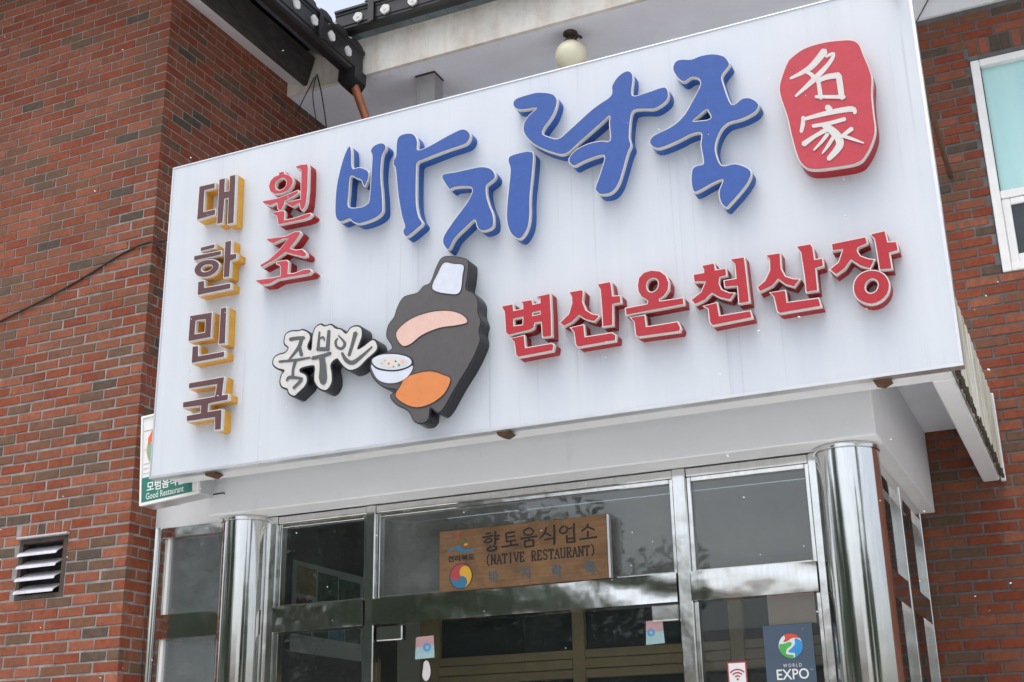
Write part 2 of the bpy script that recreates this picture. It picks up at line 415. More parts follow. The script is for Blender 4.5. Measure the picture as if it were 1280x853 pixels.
def brick_course(z_lo, z_hi, z_ref, u0, u1, off_even, holes, CO=.067):
    """running bond rows: yields (u centre, z centre, length, height)"""
    i0 = math.floor((z_lo-z_ref)/CO)
    for i in range(i0, math.ceil((z_hi-z_ref)/CO)):
        zt = z_ref+i*CO; zc = zt-BH/2
        if zc < z_lo or zt > z_hi: continue
        st = off_even+(0 if i % 2 == 0 else .1)
        k0 = math.floor((u0-st)/.2)-1; u = st+k0*.2
        while u < u1:
            segs = [(max(u+BJ/2, u0), min(u+.2-BJ/2, u1))]
            for (a, b, c, d) in holes:
                if c-.5*BH < zc < d+.5*BH:
                    ns = []
                    for s, e in segs:
                        if e <= a or s >= b: ns.append((s, e))
                        else:
                            if s < a-.02: ns.append((s, a-.004))
                            if e > b+.02: ns.append((b+.004, e))
                    segs = ns
            for s, e in segs:
                if e-s > .025: yield ((s+e)/2, zc, e-s, BH)
            u += .2
def lay(parent, items, to_world, rotz, mat, limit):
    """items (u,z,l,h); the bricks that show largest become objects, the rest one joined part"""
    rng = random.Random(5)
    W = [(to_world(u, z), l, h) for u, z, l, h in items]
    vis = sorted([w for w in W if visible(w[0])], key=lambda w: project(w[0])[2])
    chosen = vis[:limit]; ids = set(map(id, chosen))
    o0 = ORG[parent.name]
    for p_, l, h in chosen:
        me = get_brick(l, h, mat, rng.randrange(4))
        o = bpy.data.objects.new('brick', me); C.objects.link(o); o.parent = parent
        o.location = Vector(p_)-o0+Vector((rng.uniform(-1, 1)*.0016,)*2+(rng.uniform(-1, 1)*.002,)); o.rotation_euler.z = rotz+rng.uniform(-1, 1)*.008
        o.rotation_euler.y = rng.uniform(-1, 1)*.006
    mb = MB(); val = []
    for w in W:
        if id(w) in ids: continue
        p_, l, h = w; c = Vector(p_)-o0*0
        dx = Vector((math.cos(rotz), math.sin(rotz), 0)); dy = Vector((-math.sin(rotz), math.cos(rotz), 0))
        vs = [c+dx*(sx*l/2)+dy*(sy*.025+rng.uniform(-1, 1)*.001)+Vector((0, 0, sz*h/2)) for sz in (-1, 1) for sy in (-1, 1) for sx in (-1, 1)]
        mb.add(vs, [(0, 2, 3, 1), (4, 5, 7, 6), (0, 1, 5, 4), (2, 6, 7, 3), (0, 4, 6, 2), (1, 3, 7, 5)]); val += [rng.random()]*8
    if mb.v:
        o = mb.build('bricks', mat, parent, kind='stuff')
        a = o.data.attributes.new('rnd', 'FLOAT', 'POINT'); a.data.foreach_set('value', val)
    return len(chosen)

# ---- brick wing (projecting part on the left)
wing = thing('brick_wing', 'projecting red brick wing of the building, with a cable across it and a louvre vent', 'building', (XW-2, YW+1, 0))
zref_w = onY(152.5, 710.8, YW).z
ztop_w = Z(5.79)
vent = (onY(25, 675, YW).x, onY(85, 672, YW).x, onY(80, 743, YW).z-.012, onY(25, 675, YW).z)
vx0, vx1, vz0, vz1 = vent
box('mortar_core', 'mortar', wing, XW-5.0, XW-.004, YW+.006+.055, 10.0, 0, ztop_w)
# front mortar skin with an opening for the vent
mb = MB()
for a in ((XW-5.0, vx0, 0, ztop_w), (vx1, XW-.004, 0, ztop_w), (vx0, vx1, 0, vz0), (vx0, vx1, vz1, ztop_w)):
    mb.box(a[0], a[1], YW+.004, YW+.06, a[2], a[3])
mb.build('mortar_skin', 'mortar', wing)
sold = [(vx0-.0, vx1+.01, vz1+.012, vz1+.012+.07)]
front = list(brick_course(.02, ztop_w, zref_w, XW-2.6, XW-.0005, XW+BJ/2-.0005, [(vx0, vx1, vz0, vz1)]+[(sold[0][0], sold[0][1], sold[0][2]+.02, sold[0][3]-.02)]))
n = 6
for i in range(n):                                     # soldier bricks over the vent
    u = sold[0][0]+(i+.5)*(sold[0][1]-sold[0][0])/n
    front.append((u, (sold[0][2]+sold[0][3])/2, (sold[0][1]-sold[0][0])/n-.01, .078))
lay(wing, front, lambda u, z: (u, YW+.025, z), 0, 'brick', 230)
side = list(brick_course(.02, ztop_w, zref_w, YW+.051, 7.99, YW+.1, []))
lay(wing, side, lambda u, z: (XW-.025, u, z), math.pi/2, 'brick', 130)

# ---- main brick wall with the white window (right) and the wall over the porch
wall = thing('brick_wall', 'red brick main wall with a white framed window beside the sign board', 'wall', (0, YM+.2, 0))
s = 5.575
zref_m = onY(1140+600/s, 700+60/s, YM).z
uref = onY(1140+540/s, 700+95/s, YM).x
wx0 = onY(1214, 77, YM).x-.012; wz1 = onY(1214, 77, YM).z+.03; wz0 = onY(1251, 340, YM).z-.012; wx1 = wx0+1.5
zt = Z(4.876)
XR = 3.2
mb = MB()
for a in ((-.95, wx0, 0, zt), (wx1, XR, 0, zt), (wx0, wx1, 0, wz0), (wx0, wx1, wz1, zt), (XW, -.95, Z(1.95), zt)):
    mb.box(a[0], a[1], YM+.005, YM+.25, a[2], a[3])
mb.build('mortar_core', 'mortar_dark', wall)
hs = [(wx0, wx1, wz0, wz1)]; sol = (wx0+.0, wx1, wz1+.006, wz1+.13)
items = list(brick_course(.02, zt, zref_m, -.949, XR, uref, hs+[(sol[0], sol[1], sol[2]+.03, sol[3]-.03)], .0672))
items += list(brick_course(Z(2.0), zt, zref_m, XW+.01, -.951, uref, [], .0672))
n = 22
for i in range(n):
    w_ = (sol[1]-sol[0])/n; items.append((sol[0]+(i+.5)*w_, (sol[2]+sol[3])/2, w_-.01, .125))
lay(wall, items, lambda u, z: (u, YM+.025, z), 0, 'brick_old', 300)
# white band at the top of the wall, under the eave soffit
box('cornice', 'white_plaster', wall, XW+.01, XR, YM-.02, YM+.24, zt+.002, Z(5.125))

# ================================================================== EAVES
YFA = 7.30; ZSO = Z(5.13)
er = thing('main_roof', 'black tiled main roof with cream stained fascia and grey soffit above the sign', 'roof', (-1, 7.6, Z(5.13)))
box('soffit', 'grey_soffit', er, XW+.002, XR, YFA+.002, YM+.3, ZSO, ZSO+.08)
# fascia board: front face with a slightly uneven top
mb = MB(); nn = 60; va = []; fa = []
for i in range(nn+1):
    x = XW+.004+(XR-XW)*i/nn; t_ = Z(5.475)+.008*math.sin(i*1.3)+.006*math.sin(i*.47)
    va += [(x, YFA-.035, ZSO-.004), (x, YFA-.03, t_), (x, YFA, ZSO-.004), (x, YFA, t_)]
for i in range(nn):
    a = i*4; fa += [(a, a+4, a+5, a+1), (a, a+2, a+6, a+4), (a+1, a+5, a+7, a+3), (a+2, a+3, a+7, a+6)]
MB().add(va, fa).build('fascia', 'fascia', er)
YG = 7.10
# flat metal underside between gutter and fascia, in narrow sheets
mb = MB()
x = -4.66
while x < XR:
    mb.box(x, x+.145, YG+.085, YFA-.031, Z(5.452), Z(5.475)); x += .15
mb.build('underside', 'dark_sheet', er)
def gutter_profile(zb, zt_):
    """(out, z) going round the moulded gutter; out = distance in front of its back face"""
    h = zt_-zb
    return [(0, zb+.012), (.012, zb), (.075, zb), (.09, zb+.02), (.09, zb+h*.20), (.098, zb+h*.24), (.098, zb+h*.74), (.105, zb+h*.78), (.105, zb+h*.86), (.118, zb+h*.9), (.118, zt_), (0, zt_)]
def rosette(cx, cz):
    c = []
    for i in range(36):
        a = 2*math.pi*i/36; r = .037*(1+.16*abs(math.sin(2.5*a))*1.0-.06)
        c.append((cx+r*math.cos(a), cz+r*math.sin(a)))
    return c
gp = gutter_profile(Z(5.447), Z(5.627))
mb = MB(); prism(mb, [[(o_, z_) for o_, z_ in gp]], -4.66, XR, True, True, P=lambda a, b, c: (b, YG+.10-a, c))
gut = mb.build('gutter', 'black_metal', er)
x = onY(448, 22, YG).x-.2372
while x < XR:
    mb = MB(); prism(mb, [rosette(x, Z(5.525))], YG-.014, YG+.004); prism(mb, [circle(x, Z(5.525), .012, n=12)], YG-.019, YG-.014)
    mb.build('rosette', 'rosette_white', gut); x += .2372
for k in range(7):                                       # joint sleeves of the gutter
    x = -4.36+k*1.15
    box('joint_sleeve', 'black_metal', gut, x, x+.05, YG-.022, YG-.0185, Z(5.452), Z(5.63))
# tiled slope: rows of convex tiles running up the roof
mb = MB(); x = -4.4
while x < XR:
    pts = []
    for j in range(5):
        a = math.pi*j/4; pts.append((x+.10-.10*math.cos(a), .05*math.sin(a)))
    v = []; 
    for (yy, zz) in ((YG-.01, Z(5.64)), (YM+3, Z(5.64)+(YM+3-YG)*.5)):
        v += [(px_, yy, zz+h_) for px_, h_ in pts]
    mb.add(v, [(j, j+1, 5+j+1, 5+j) for j in range(4)]+[tuple(range(5))]); x += .215
mb.add([(-4.4, YG, Z(5.635)), (XR, YG, Z(5.635)), (XR, YM+3, Z(5.635)+(YM+3-YG)*.5), (-4.4, YM+3, Z(5.635)+(YM+3-YG)*.5)], [(0, 1, 2, 3)])
mb.build('tiles', 'tile_roof', er)

# wing eave along the inner side
ew = thing('wing_roof', 'black eave of the brick wing with white soffit edge and dark timber beam', 'roof', (XW, YW, Z(5.24)))
Y0E = YW-.75; Y1E = YFA-.04
def prof_y(name, mat, pts, y0, y1, parent=ew):
    mb = MB(); prism(mb, [pts], y0, y1, True, True, P=lambda a, b, c: (a, b, c)); return mb.build(name, mat, parent)
prof_y('soffit_edge', 'white_plaster', [(XW+.001, Z(5.243)), (XW+.165, Z(5.175)), (XW+.165, Z(5.23)), (XW+.001, Z(5.30))], Y0E+.1, Y1E)
prof_y('beam', 'dark_wood_beam', [(XW+.166, Z(5.165)), (XW+.195, Z(5.165)), (XW+.262, Z(5.39)), (XW+.166, Z(5.39))], Y0E, Y1E-.004)
mb = MB(); y = Y0E
while y < Y1E-.03:                                         # dark metal sheets under the tiles
    y2 = min(y+.27, Y1E-.02)
    mb.add([(XW+.25, y, Z(5.44)), (-4.60, y, Z(5.17)), (-4.60, y2, Z(5.17)), (XW+.25, y2, Z(5.44)), (XW+.25, y, Z(5.47)), (-4.60, y, Z(5.2)), (-4.60, y2, Z(5.2)), (XW+.25, y2, Z(5.47))],
           [(0, 1, 2, 3), (4, 7, 6, 5), (0, 4, 5, 1), (1, 5, 6, 2), (2, 6, 7, 3), (3, 7, 4, 0)]); y += .275
mb.build('underside', 'dark_sheet', ew)
gp = gutter_profile(Z(5.08), Z(5.315)); YGE = 7.255
mb = MB(); prism(mb, [[(o_, z_) for o_, z_ in gp]], Y0E, YGE, True, True, P=lambda a, b, c: (-4.60+a, b, c))
gut = mb.build('gutter', 'black_metal', ew)
y = 7.035
while y > Y0E:
    mb = MB(); prism(mb, [rosette(y, Z(5.205))], -4.488, -4.503, P=lambda a, b, c: (b, a, c)); mb.build('rosette', 'rosette_white', gut); y -= .228
for y in (6.62, 5.5): box('joint_sleeve', 'black_metal', gut, -4.4815, -4.478, y, y+.05, Z(5.085), Z(5.32))
mb = MB(); y = Y0E
while y < YM+2:
    v = []
    for (xx, zz) in ((-4.50, Z(5.325)), (XW-3, Z(5.325)+(-4.5-XW+3)*.5)):
        v += [(xx, y+.10-.10*math.cos(math.pi*j/4), zz+.05*math.sin(math.pi*j/4)) for j in range(5)]
    mb.add(v, [(j, j+1, 5+j+1, 5+j) for j in range(4)]+[tuple(range(5))]); y += .215
mb.add([(-4.5, Y0E, Z(5.32)), (-4.5, YM+2, Z(5.32)), (XW-3, YM+2, Z(5.32)+(-4.5-XW+3)*.5), (XW-3, Y0E, Z(5.32)+(-4.5-XW+3)*.5)], [(0, 1, 2, 3)])
mb.build('tiles', 'tile_roof', ew)
# front eave soffit of the wing (shades the top courses)
box('soffit', 'white_plaster', ew, XW-5, XW-.02, Y0E+.1, YW+.3, Z(5.80), Z(5.86))

# downpipe out of the gutter corner
dp = thing('downpipe', 'bent copper coloured downpipe leaving the black gutter corner', 'pipe', (-4.55, 7.2, Z(5)))
mb = MB(); prism(mb, [[(-4.615, Z(5.11)), (-4.625, Z(5.02)), (-4.585, Z(4.965)), (-4.515, Z(4.965)), (-4.475, Z(5.02)), (-4.470, Z(5.11))]], 7.10, 7.262, True, True)
mb.build('outlet_box', 'black_metal', dp)
a = onY(440, 95, 7.18); b_ = onY(443, 108, 7.18); c_ = onY(459, 152, 7.24); dvec = (c_-b_)
mb = MB().tube([a+Vector((0, 0, .06)), a, b_+Vector((-.004, 0, .012)), b_, b_+dvec*.35, b_+dvec, b_+dvec*2.2+Vector((.0, .1, -.2)), b_+dvec*2.6+Vector((0, .3, -1.2)), b_+dvec*2.6+Vector((0, .3, -2.06))], .032, 14)
mb.build('pipe', 'copper', dp, smooth=True)

# ================================================================== PORCH CANOPY
can = thing('porch_canopy', 'white plastered flat porch canopy carrying the sign, with mossy ribbed side', 'canopy', (-2.6, 7, Z(1.5)))
XA, XB = -4.68, -.443
ZR = Z(1.655)                      # rim bottom
box('front_rim', 'white_plaster', can, XA, XB, YS+.062, 5.70, ZR, Z(2.16), ch=.008)
box('side_rim', 'white_plaster', can, -.54, XB, 5.702, YM-.03, ZR, Z(2.16), ch=.008)
box('soffit', 'grey_soffit', can, XA, -.542, 5.702, YM-.03, Z(2.0), Z(2.16))
box('header', 'white_plaster', can, -4.64, -.834, YH, 6.10, ZH, Z(1.997), ch=.006)
box('header', 'white_plaster', can, -1.05, -.836, 6.102, YM-.03, ZH+.002, Z(1.996))
box('ceiling', 'grey_soffit', can, -4.60, -1.052, 6.102, YM-.03, Z(1.80), Z(1.86))
box('side_wall', 'white_plaster', can, XW+.003, -4.642, 6.11, 6.20, Z(1.512), Z(2.6))
# ribbed sheet along the right side
box('side_sheet', 'mossy_panel', can, XB+.004, XB+.012, 5.57, YM-.05, Z(1.67), Z(2.17))
y = 5.60
while y < YM-.12:
    box('rib', 'mossy_panel', can, XB+.012, XB+.028, y, y+.075, Z(1.675), Z(2.168), ch=.005); y += .15
box('end_trim', 'white_plaster', can, XB+.006, XB+.034, YM-.048, YM-.006, Z(1.65), Z(2.19), ch=.004)
# crust of moss along the bottom edge of the sheet
mb = MB(); r3 = random.Random(3)
for i in range(170):
    y = r3.uniform(5.6, YM-.1); h = r3.uniform(.006, .02)
    x = XB+.013+r3.uniform(-.004, .012); z0 = Z(1.662)+r3.uniform(-.004, .012)
    mb.box(x, x+.01, y, y+r3.uniform(.004, .014), z0-h, z0+h)
plain('moss', (.06, .05, .035), .95, var=.4, scale=40)
mb.build('moss', 'moss', can, kind='stuff')

# ================================================================== SIGN BOARD
SX0, SX1 = onY(217.5, 211.4, YS).x-.002, onY(1203.3, 455, YS).x
SZ0, SZ1 = Z(.3013*YS), Z(.6525*YS)
sign = thing('sign_board', 'large white shop sign board with raised blue, red and yellow sided letters', 'sign', ((SX0+SX1)/2, YS+.03, SZ0))
box('panel', 'sign_face', sign, SX0, SX1, YS, YS+.052, SZ0, SZ1, ch=.003)
for a in ((SX0-.004, SX1+.004, SZ0-.006, SZ0+.008), (SX0-.004, SX1+.004, SZ1-.006, SZ1+.002)):
    box('edge_trim', 'aluminium', sign, a[0], a[1], YS-.004, YS+.06, a[2], a[3])
for a in ((SX0-.004, SX0+.006), (SX1-.010, SX1+.004)):
    box('edge_trim', 'aluminium', sign, a[0], a[1], YS-.0035, YS+.06, SZ0+.009, SZ1-.009)
for px_, py_ in ((1100, 472), (630, 540), (265, 593)):         # rusty fixing angles under the board
    q = onY(px_, py_, 5.56)
    mb = MB(); prism(mb, [[(q.x-.03, ZR-.001), (q.x+.035, ZR-.001), (q.x+.05, ZR-.012), (q.x+.012, ZR-.03), (q.x-.02, ZR-.02)]], 5.53, 5.60, True, True)
    mb.build('bracket', 'rust', sign)
for x in (-4.3, -3.2, -2.1, -1.0):                             # steel posts behind the board
    box('back_post', 'aluminium', sign, x, x+.05, YS+.054, YS+.10, Z(2.17), SZ1-.05)

LD = .083                                                       # letter depth
def letter(name, label, o, s, comps, face, side, depth=LD, trim=.026, smooth=False, rim=.0055, trim_mat='trim_white', group=None):
    """comps: list of [outer, hole, hole...] in crop pixels (origin o, scale s)"""
    Yf = YS-depth
    root = None; cs_all = []
    for comp in comps:
        cs = []
        for c in comp:
            q = [onY(o[0]+x/s, o[1]+y/s, Yf) for x, y in c]; c2 = [(v.x, v.z) for v in q]
            cs.append(smooth_contour(c2) if smooth else c2)
        cs_all.append(cs)
    mb = MB()
    for cs in cs_all:
        out = [inset(c, -rim*.6) if i == 0 else inset(c, rim*.6) for i, c in enumerate(cs)]
        prism(mb, out, Yf+trim+.002, YS-.0005, True)
    root = mb.build(name, side, sign); root['label'] = label
    mb = MB()
    for cs in cs_all:
        out = [inset(c, -rim*.6) if i == 0 else inset(c, rim*.6) for i, c in enumerate(cs)]
        prism(mb, out, Yf+.003, Yf+trim, True)
    mb.build('trim', trim_mat, root)
    mb = MB()
    for cs in cs_all:
        inn = [inset(c, rim*.4) if i == 0 else inset(c, -rim*.4) for i, c in enumerate(cs)]
        prism(mb, inn, Yf, Yf+.002, True)
    mb.build('face', face, root)
    return root
def flat(parent, name, mat, o, s, comps, Yp, smooth=False, n0=0):
    for i, comp in enumerate(comps):
        cs = []
        for c in comp:
            c2 = [(v.x, v.z) for v in (onY(o[0]+x/s, o[1]+y/s, Yp) for x, y in c)]
            cs.append(smooth_contour(c2) if smooth else c2)
        mb = MB(); y = Yp-.0012-.0005*(i+n0); prism(mb, cs, y, y+.001, True); mb.build(name, mat, parent)
def strokes(parent, name, mat, o, s, sts, Yp, fat=1.0):
    mb = MB(); sts = [[(x, y, w_*fat) for x, y, w_ in st] for st in sts]
    for i, st in enumerate(sts):
        c = stroke(st); c2 = [(v.x, v.z) for v in (onY(o[0]+x/s, o[1]+y/s, Yp) for x, y in c)]
        y = Yp-.0012-.0004*i; prism(mb, [c2], y, y+.0008, True)
    return mb.build(name, mat, parent)

# yellow sided letters
o, s = (235, 210), 10.66
letter('letter', 'brown faced letter with yellow sides, topmost of its column', o, s, [
    [[(150,248),(355,200),(353,265),(218,298),(202,588),(362,548),(358,622),(118,690)]],
    [[(415,155),(492,135),(484,316),(546,305),(556,108),(632,88),(605,730),(524,748),(538,398),(484,410),(458,728),(383,748)]]], 'letter_brown', 'side_yellow')
o = (235, 295)
letter('letter', 'brown faced letter with yellow sides and a round ring, second in its column', o, s, [
    [[(168,155),(352,108),(352,158),(165,205)]], [[(80,268),(440,195),(438,252),(78,330)]],
    [smooth_contour([(83,450),(110,390),(170,340),(260,318),(350,322),(405,360),(408,420),(370,480),(300,528),(220,550),(140,540),(95,500)],3),
     smooth_contour([(170,440),(200,400),(260,383),(315,388),(325,415),(295,455),(235,480),(185,472)],3)],
    [[(495,80),(575,60),(567,245),(646,235),(640,302),(562,330),(548,542),(470,555)]],
    [[(133,612),(215,595),(215,690),(565,630),(562,700),(125,790)]]], 'letter_brown', 'side_yellow')
o = (225, 380)
letter('letter', 'brown faced letter with yellow sides and a square ring, third in its column', o, s, [
    [[(132,160),(425,110),(405,445),(108,498)],[(208,220),(340,205),(328,380),(192,405)]],
    [[(540,58),(618,42),(598,525),(513,538)]], [[(165,568),(240,555),(240,695),(590,632),(585,705),(152,790)]]], 'letter_brown', 'side_yellow')
o = (220, 465)
letter('letter', 'brown faced letter with yellow sides, lowest of its column', o, s, [
    [[(170,150),(640,65),(610,310),(692,295),(690,370),(430,425),(420,530),(608,500),(595,765),(515,775),(515,605),(140,660),(140,585),(325,548),(330,450),(90,478),(90,405),(515,325),(545,165),(168,222)]]], 'letter_brown', 'side_yellow')
# two red serif letters
o, s = (315, 200), 9.478
letter('letter', 'red serif letter with a ring, above the other of its pair', o, s, [
    [[(315,150),(378,135),(380,165),(440,180),(478,215),(485,260),(465,315),(420,365),(350,395),(270,405),(215,375),(197,315),(215,250),(260,200),(318,178)],
     [(345,213),(385,215),(408,250),(405,300),(375,340),(325,362),(285,350),(270,305),(285,255)]],
    [[(118,490),(280,460),(420,410),(540,360),(552,385),(500,420),(385,485),(375,530),(345,590),(318,597),(300,570),(300,520),(285,505),(215,540),(140,515)]],
    [[(515,78),(580,55),(655,50),(662,90),(655,350),(640,500),(620,560),(590,597),(570,570),(560,510),(480,555),(400,515),(430,495),(575,465),(583,130),(560,100),(530,98)]],
    [[(240,640),(280,615),(375,600),(385,625),(378,715),(500,690),(570,665),(640,640),(690,630),(700,650),(670,680),(600,705),(310,765),(300,700),(290,660),(265,650)]]], 'letter_red_pale', 'side_red')
o = (315, 280)
letter('letter', 'red serif letter without a ring, below the other of its pair', o, s, [
    [[(165,180),(400,145),(500,95),(560,88),(572,110),(520,190),(440,290),(520,310),(590,300),(640,345),(640,380),(600,390),(480,360),(390,335),(270,425),(110,510),(88,490),(200,425),(330,300),(430,170),(370,175),(245,230),(215,220)]],
    [[(285,455),(330,440),(410,430),(430,450),(420,590),(500,585),(600,545),(680,535),(702,560),(670,590),(560,610),(300,655),(200,710),(110,720),(45,680),(50,665),(200,645),(335,620),(340,510),(320,480),(290,475)]]], 'letter_red_pale', 'side_red')
# big blue brush letters
o, s = (410, 150), 4.739
letter('letter', 'big blue brush letter with a long stroke reaching up to the right', o, s, [
    [[(127,155),(137,190),(142,285),(185,282),(225,295),(240,315),(235,350),(216,390),(205,375),(195,355),(160,340),(140,330),(128,345),(122,430),(120,515),(190,518),(230,500),(245,470),(256,320),(262,215),(252,185),(270,155),(310,138),(335,145),(340,170),(318,215),(310,330),(318,430),(322,510),(315,550),(270,585),(190,612),(150,605),(125,585),(75,602),(48,580),(42,520),(50,400),(75,280),(105,190)]],
    [[(405,150),(415,105),(445,85),(490,80),(515,95),(528,130),(530,178),(590,160),(680,110),(760,68),(800,55),(830,68),(840,95),(825,130),(790,150),(700,180),(560,235),(530,250),(522,290),(520,480),(535,570),(557,610),(530,640),(470,688),(450,680),(445,655),(455,630),(435,560),(415,440),(400,290),(388,270),(388,240),(402,215)]]], 'letter_blue', 'side_blue', smooth=True)
letter('letter', 'blue brush letter beside a plain upright stroke, second of the big word', o, s, [
    [[(675,340),(690,320),(760,308),(840,290),(910,278),(960,288),(985,315),(985,345),(950,375),(935,395),(938,450),(955,510),(975,560),(978,620),(955,645),(910,655),(885,635),(868,590),(820,630),(750,700),(715,765),(695,755),(680,725),(690,680),(750,590),(810,510),(850,440),(850,400),(800,393),(740,400),(722,410),(700,385)]],
    [[(((620-410)+x/3.279)*s, ((50-150)+y/3.279)*s) for x, y in [(50,495),(60,475),(110,460),(140,458),(152,470),(148,540),(138,640),(137,720),(128,770),(105,808),(85,812),(60,790),(45,745),(45,680),(57,560),(58,525)]]]], 'letter_blue', 'side_blue', smooth=True)
o, s = (620, 50), 3.279
letter('letter', 'big blue brush letter with a snaking stroke on its left', o, s, [
    [[(70,260),(85,240),(140,222),(175,215),(225,220),(245,235),(248,260),(230,310),(195,360),(190,385),(215,398),(255,405),(300,370),(400,280),(470,230),(475,190),(500,150),(535,128),(555,135),(560,160),(558,228),(620,215),(680,195),(700,200),(705,230),(690,255),(650,280),(610,282),(570,285),(555,300),(548,340),(545,400),(552,430),(540,460),(520,530),(500,590),(470,625),(430,632),(412,620),(408,605),(430,540),(445,475),(400,480),(350,500),(318,515),(300,500),(302,480),(330,450),(380,425),(430,415),(468,412),(465,345),(465,310),(430,340),(350,410),(285,465),(230,460),(160,430),(120,390),(112,355),(130,315),(165,282),(155,278),(110,285),(80,280)]]], 'letter_blue', 'side_blue', smooth=True)
letter('letter', 'big blue brush letter with a small triangular eye, beside the red seal', o, s, [
    [[(725,120),(735,90),(760,80),(800,80),(840,65),(890,58),(935,68),(955,95),(950,110),(925,145),(930,180),(965,265),(1010,240),(1045,240),(1075,262),(1065,290),(1035,310),(1000,325),(950,340),(920,370),(900,420),(900,465),(925,515),(980,508),(1030,525),(1045,550),(1020,600),(960,670),(940,685),(920,660),(915,620),(930,580),(922,572),(880,590),(820,622),(805,610),(800,570),(805,530),(825,515),(848,510),(850,490),(840,430),(842,382),(800,385),(740,415),(670,442),(640,435),(630,415),(650,390),(720,355),(770,310),(805,250),(838,185),(830,158),(800,152),(770,170),(745,155)],
     [(805,333),(835,305),(862,284),(874,298),(882,318),(868,328),(835,332)]]], 'letter_blue', 'side_blue', smooth=True)
# red serif row
RW = 'letter_red', 'side_red'
o, s = (620, 280), 4.738
letter('letter', 'first letter of the red row, with two small square eyes', o, s, [
    [[(35,487),(98,475),(103,515),(160,503),(158,470),(145,462),(210,450),(218,478),(262,468),(260,440),(238,432),(318,412),(325,540),(328,665),(275,670),(268,580),(228,585),(222,615),(200,628),(75,658),(58,645),(50,520),(38,500)],
     [(103,562),(160,550),(158,598),(103,605)],[(215,525),(262,515),(262,535),(215,545)]],
    [[(88,678),(165,660),(172,735),(330,708),(342,715),(335,750),(130,788),(118,775),(108,700)]]], *RW)
letter('letter', 'red row letter between the first letter and the one with a ring on top', o, s, [
    [[(432,405),(508,390),(515,400),(510,460),(530,510),(570,535),(605,540),(608,548),(580,578),(530,565),(490,540),(450,580),(400,605),(378,585),(430,535),(450,470),(448,430)]],
    [[(600,358),(675,342),(680,360),(688,428),(735,425),(738,465),(690,475),(690,600),(632,608),(628,520),(618,390)]],
    [[(440,615),(518,597),(525,670),(685,645),(708,658),(705,690),(485,728),(472,715),(462,640)]]], *RW)
letter('letter', 'red row letter with a round ring on top', o, s, [
    [[(838,365),(845,320),(875,288),(920,275),(970,280),(1005,305),(1022,345),(1018,390),(995,425),(965,445),(968,458),(1108,438),(1112,475),(770,540),(765,500),(895,475),(900,455),(860,430),(842,400)],
     smooth_contour([(890,365),(900,335),(930,320),(955,330),(962,360),(950,390),(922,405),(898,395)],2)],
    [[(795,555),(880,540),(888,610),(1075,580),(1092,615),(1085,635),(845,668),(828,660),(818,580)]]], *RW)
o, s = (860, 270), 4.571
letter('letter', 'red row letter just after the one with a ring on top', o, s, [
    [[(78,285),(148,270),(155,310),(215,300),(220,340),(180,350),(175,385),(190,420),(235,440),(265,440),(240,478),(180,465),(135,440),(95,480),(40,505),(18,480),(75,435),(100,375),(35,375),(30,335),(90,325),(90,305)]],
    [[(242,248),(320,235),(328,300),(350,490),(290,500),(283,400),(210,405),(205,370),(275,358),(268,275)]],
    [[(88,515),(165,495),(178,572),(355,542),(365,580),(140,625),(125,610),(115,530)]]], *RW)
letter('letter', 'red row letter just before the last one', o, s, [
    [[(445,225),(525,212),(530,300),(555,345),(600,360),(638,362),(605,405),(555,390),(515,360),(480,400),(410,432),(395,408),(440,370),(468,310),(465,245)]],
    [[(620,175),(700,160),(712,180),(722,250),(768,242),(772,285),(728,298),(740,425),(675,435),(665,340),(645,210)]],
    [[(468,438),(555,425),(565,495),(745,470),(760,515),(525,555),(510,545),(490,460)]]], *RW)
letter('letter', 'last letter of the red row, with a round ring at its foot', o, s, [
    [[(820,160),(1015,120),(1025,155),(970,180),(965,200),(985,230),(1030,245),(1065,250),(1040,300),(985,285),(930,250),(895,300),(845,335),(810,305),(860,265),(885,190),(825,198)]],
    [[(1042,105),(1125,85),(1140,150),(1190,147),(1200,195),(1150,210),(1165,300),(1095,308),(1080,210),(1065,130)]],
    [smooth_contour([(945,405),(958,360),(990,328),(1040,311),(1095,318),(1135,350),(1150,395),(1138,445),(1100,485),(1045,503),(990,488),(955,455)],2),
     smooth_contour([(1010,405),(1022,375),(1050,358),(1078,368),(1088,395),(1075,428),(1045,443),(1018,432)],2)]], *RW)
# red seal
o, s = (960, 40), 4.487
seal = letter('seal', 'red seal plaque with two white brush characters', o, s, [[[(125,150),(200,95),(300,62),(400,48),(470,47),(510,70),(535,130),(565,200),(582,260),(580,350),(590,460),(600,540),(590,600),(560,670),(510,730),(400,755),(250,770),(190,740),(160,680),(130,570),(110,480),(70,360),(65,300),(85,230),(105,180)]]], 'letter_red_pale', 'side_red', smooth=True, depth=.10)
strokes(seal, 'character', 'print_white', o, s, [[(318,108,40),(250,190,34),(190,230,24),(125,262,12)], [(325,140,14),(368,124,20),(345,175,22),(265,262,32),(155,362,12)], [(205,222,14),(240,238,22),(262,262,26)],
    [(283,275,22),(297,375,26)], [(275,282,20),(330,255,30),(400,245,34)], [(398,250,34),(408,320,34),(416,375,30)], [(268,366,18),(430,367,22)]], YS-.10)
strokes(seal, 'character', 'print_white', o, s, [[(332,420,32),(348,440,36)], [(198,478,20),(196,520,24),(186,562,18)], [(198,492,18),(340,455,28),(470,434,32),(488,458,18)],
    [(252,530,20),(340,515,22),(432,490,22)], [(312,520,34),(385,580,48),(402,640,42),(340,715,26)], [(330,550,26),(262,588,22),(200,632,32)], [(335,575,22),(300,620,18),(258,665,10)], [(368,592,22),(335,645,18),(305,684,8)], [(472,545,26),(410,592,18)], [(418,585,20),(470,602,18),(538,626,8)]], YS-.10)
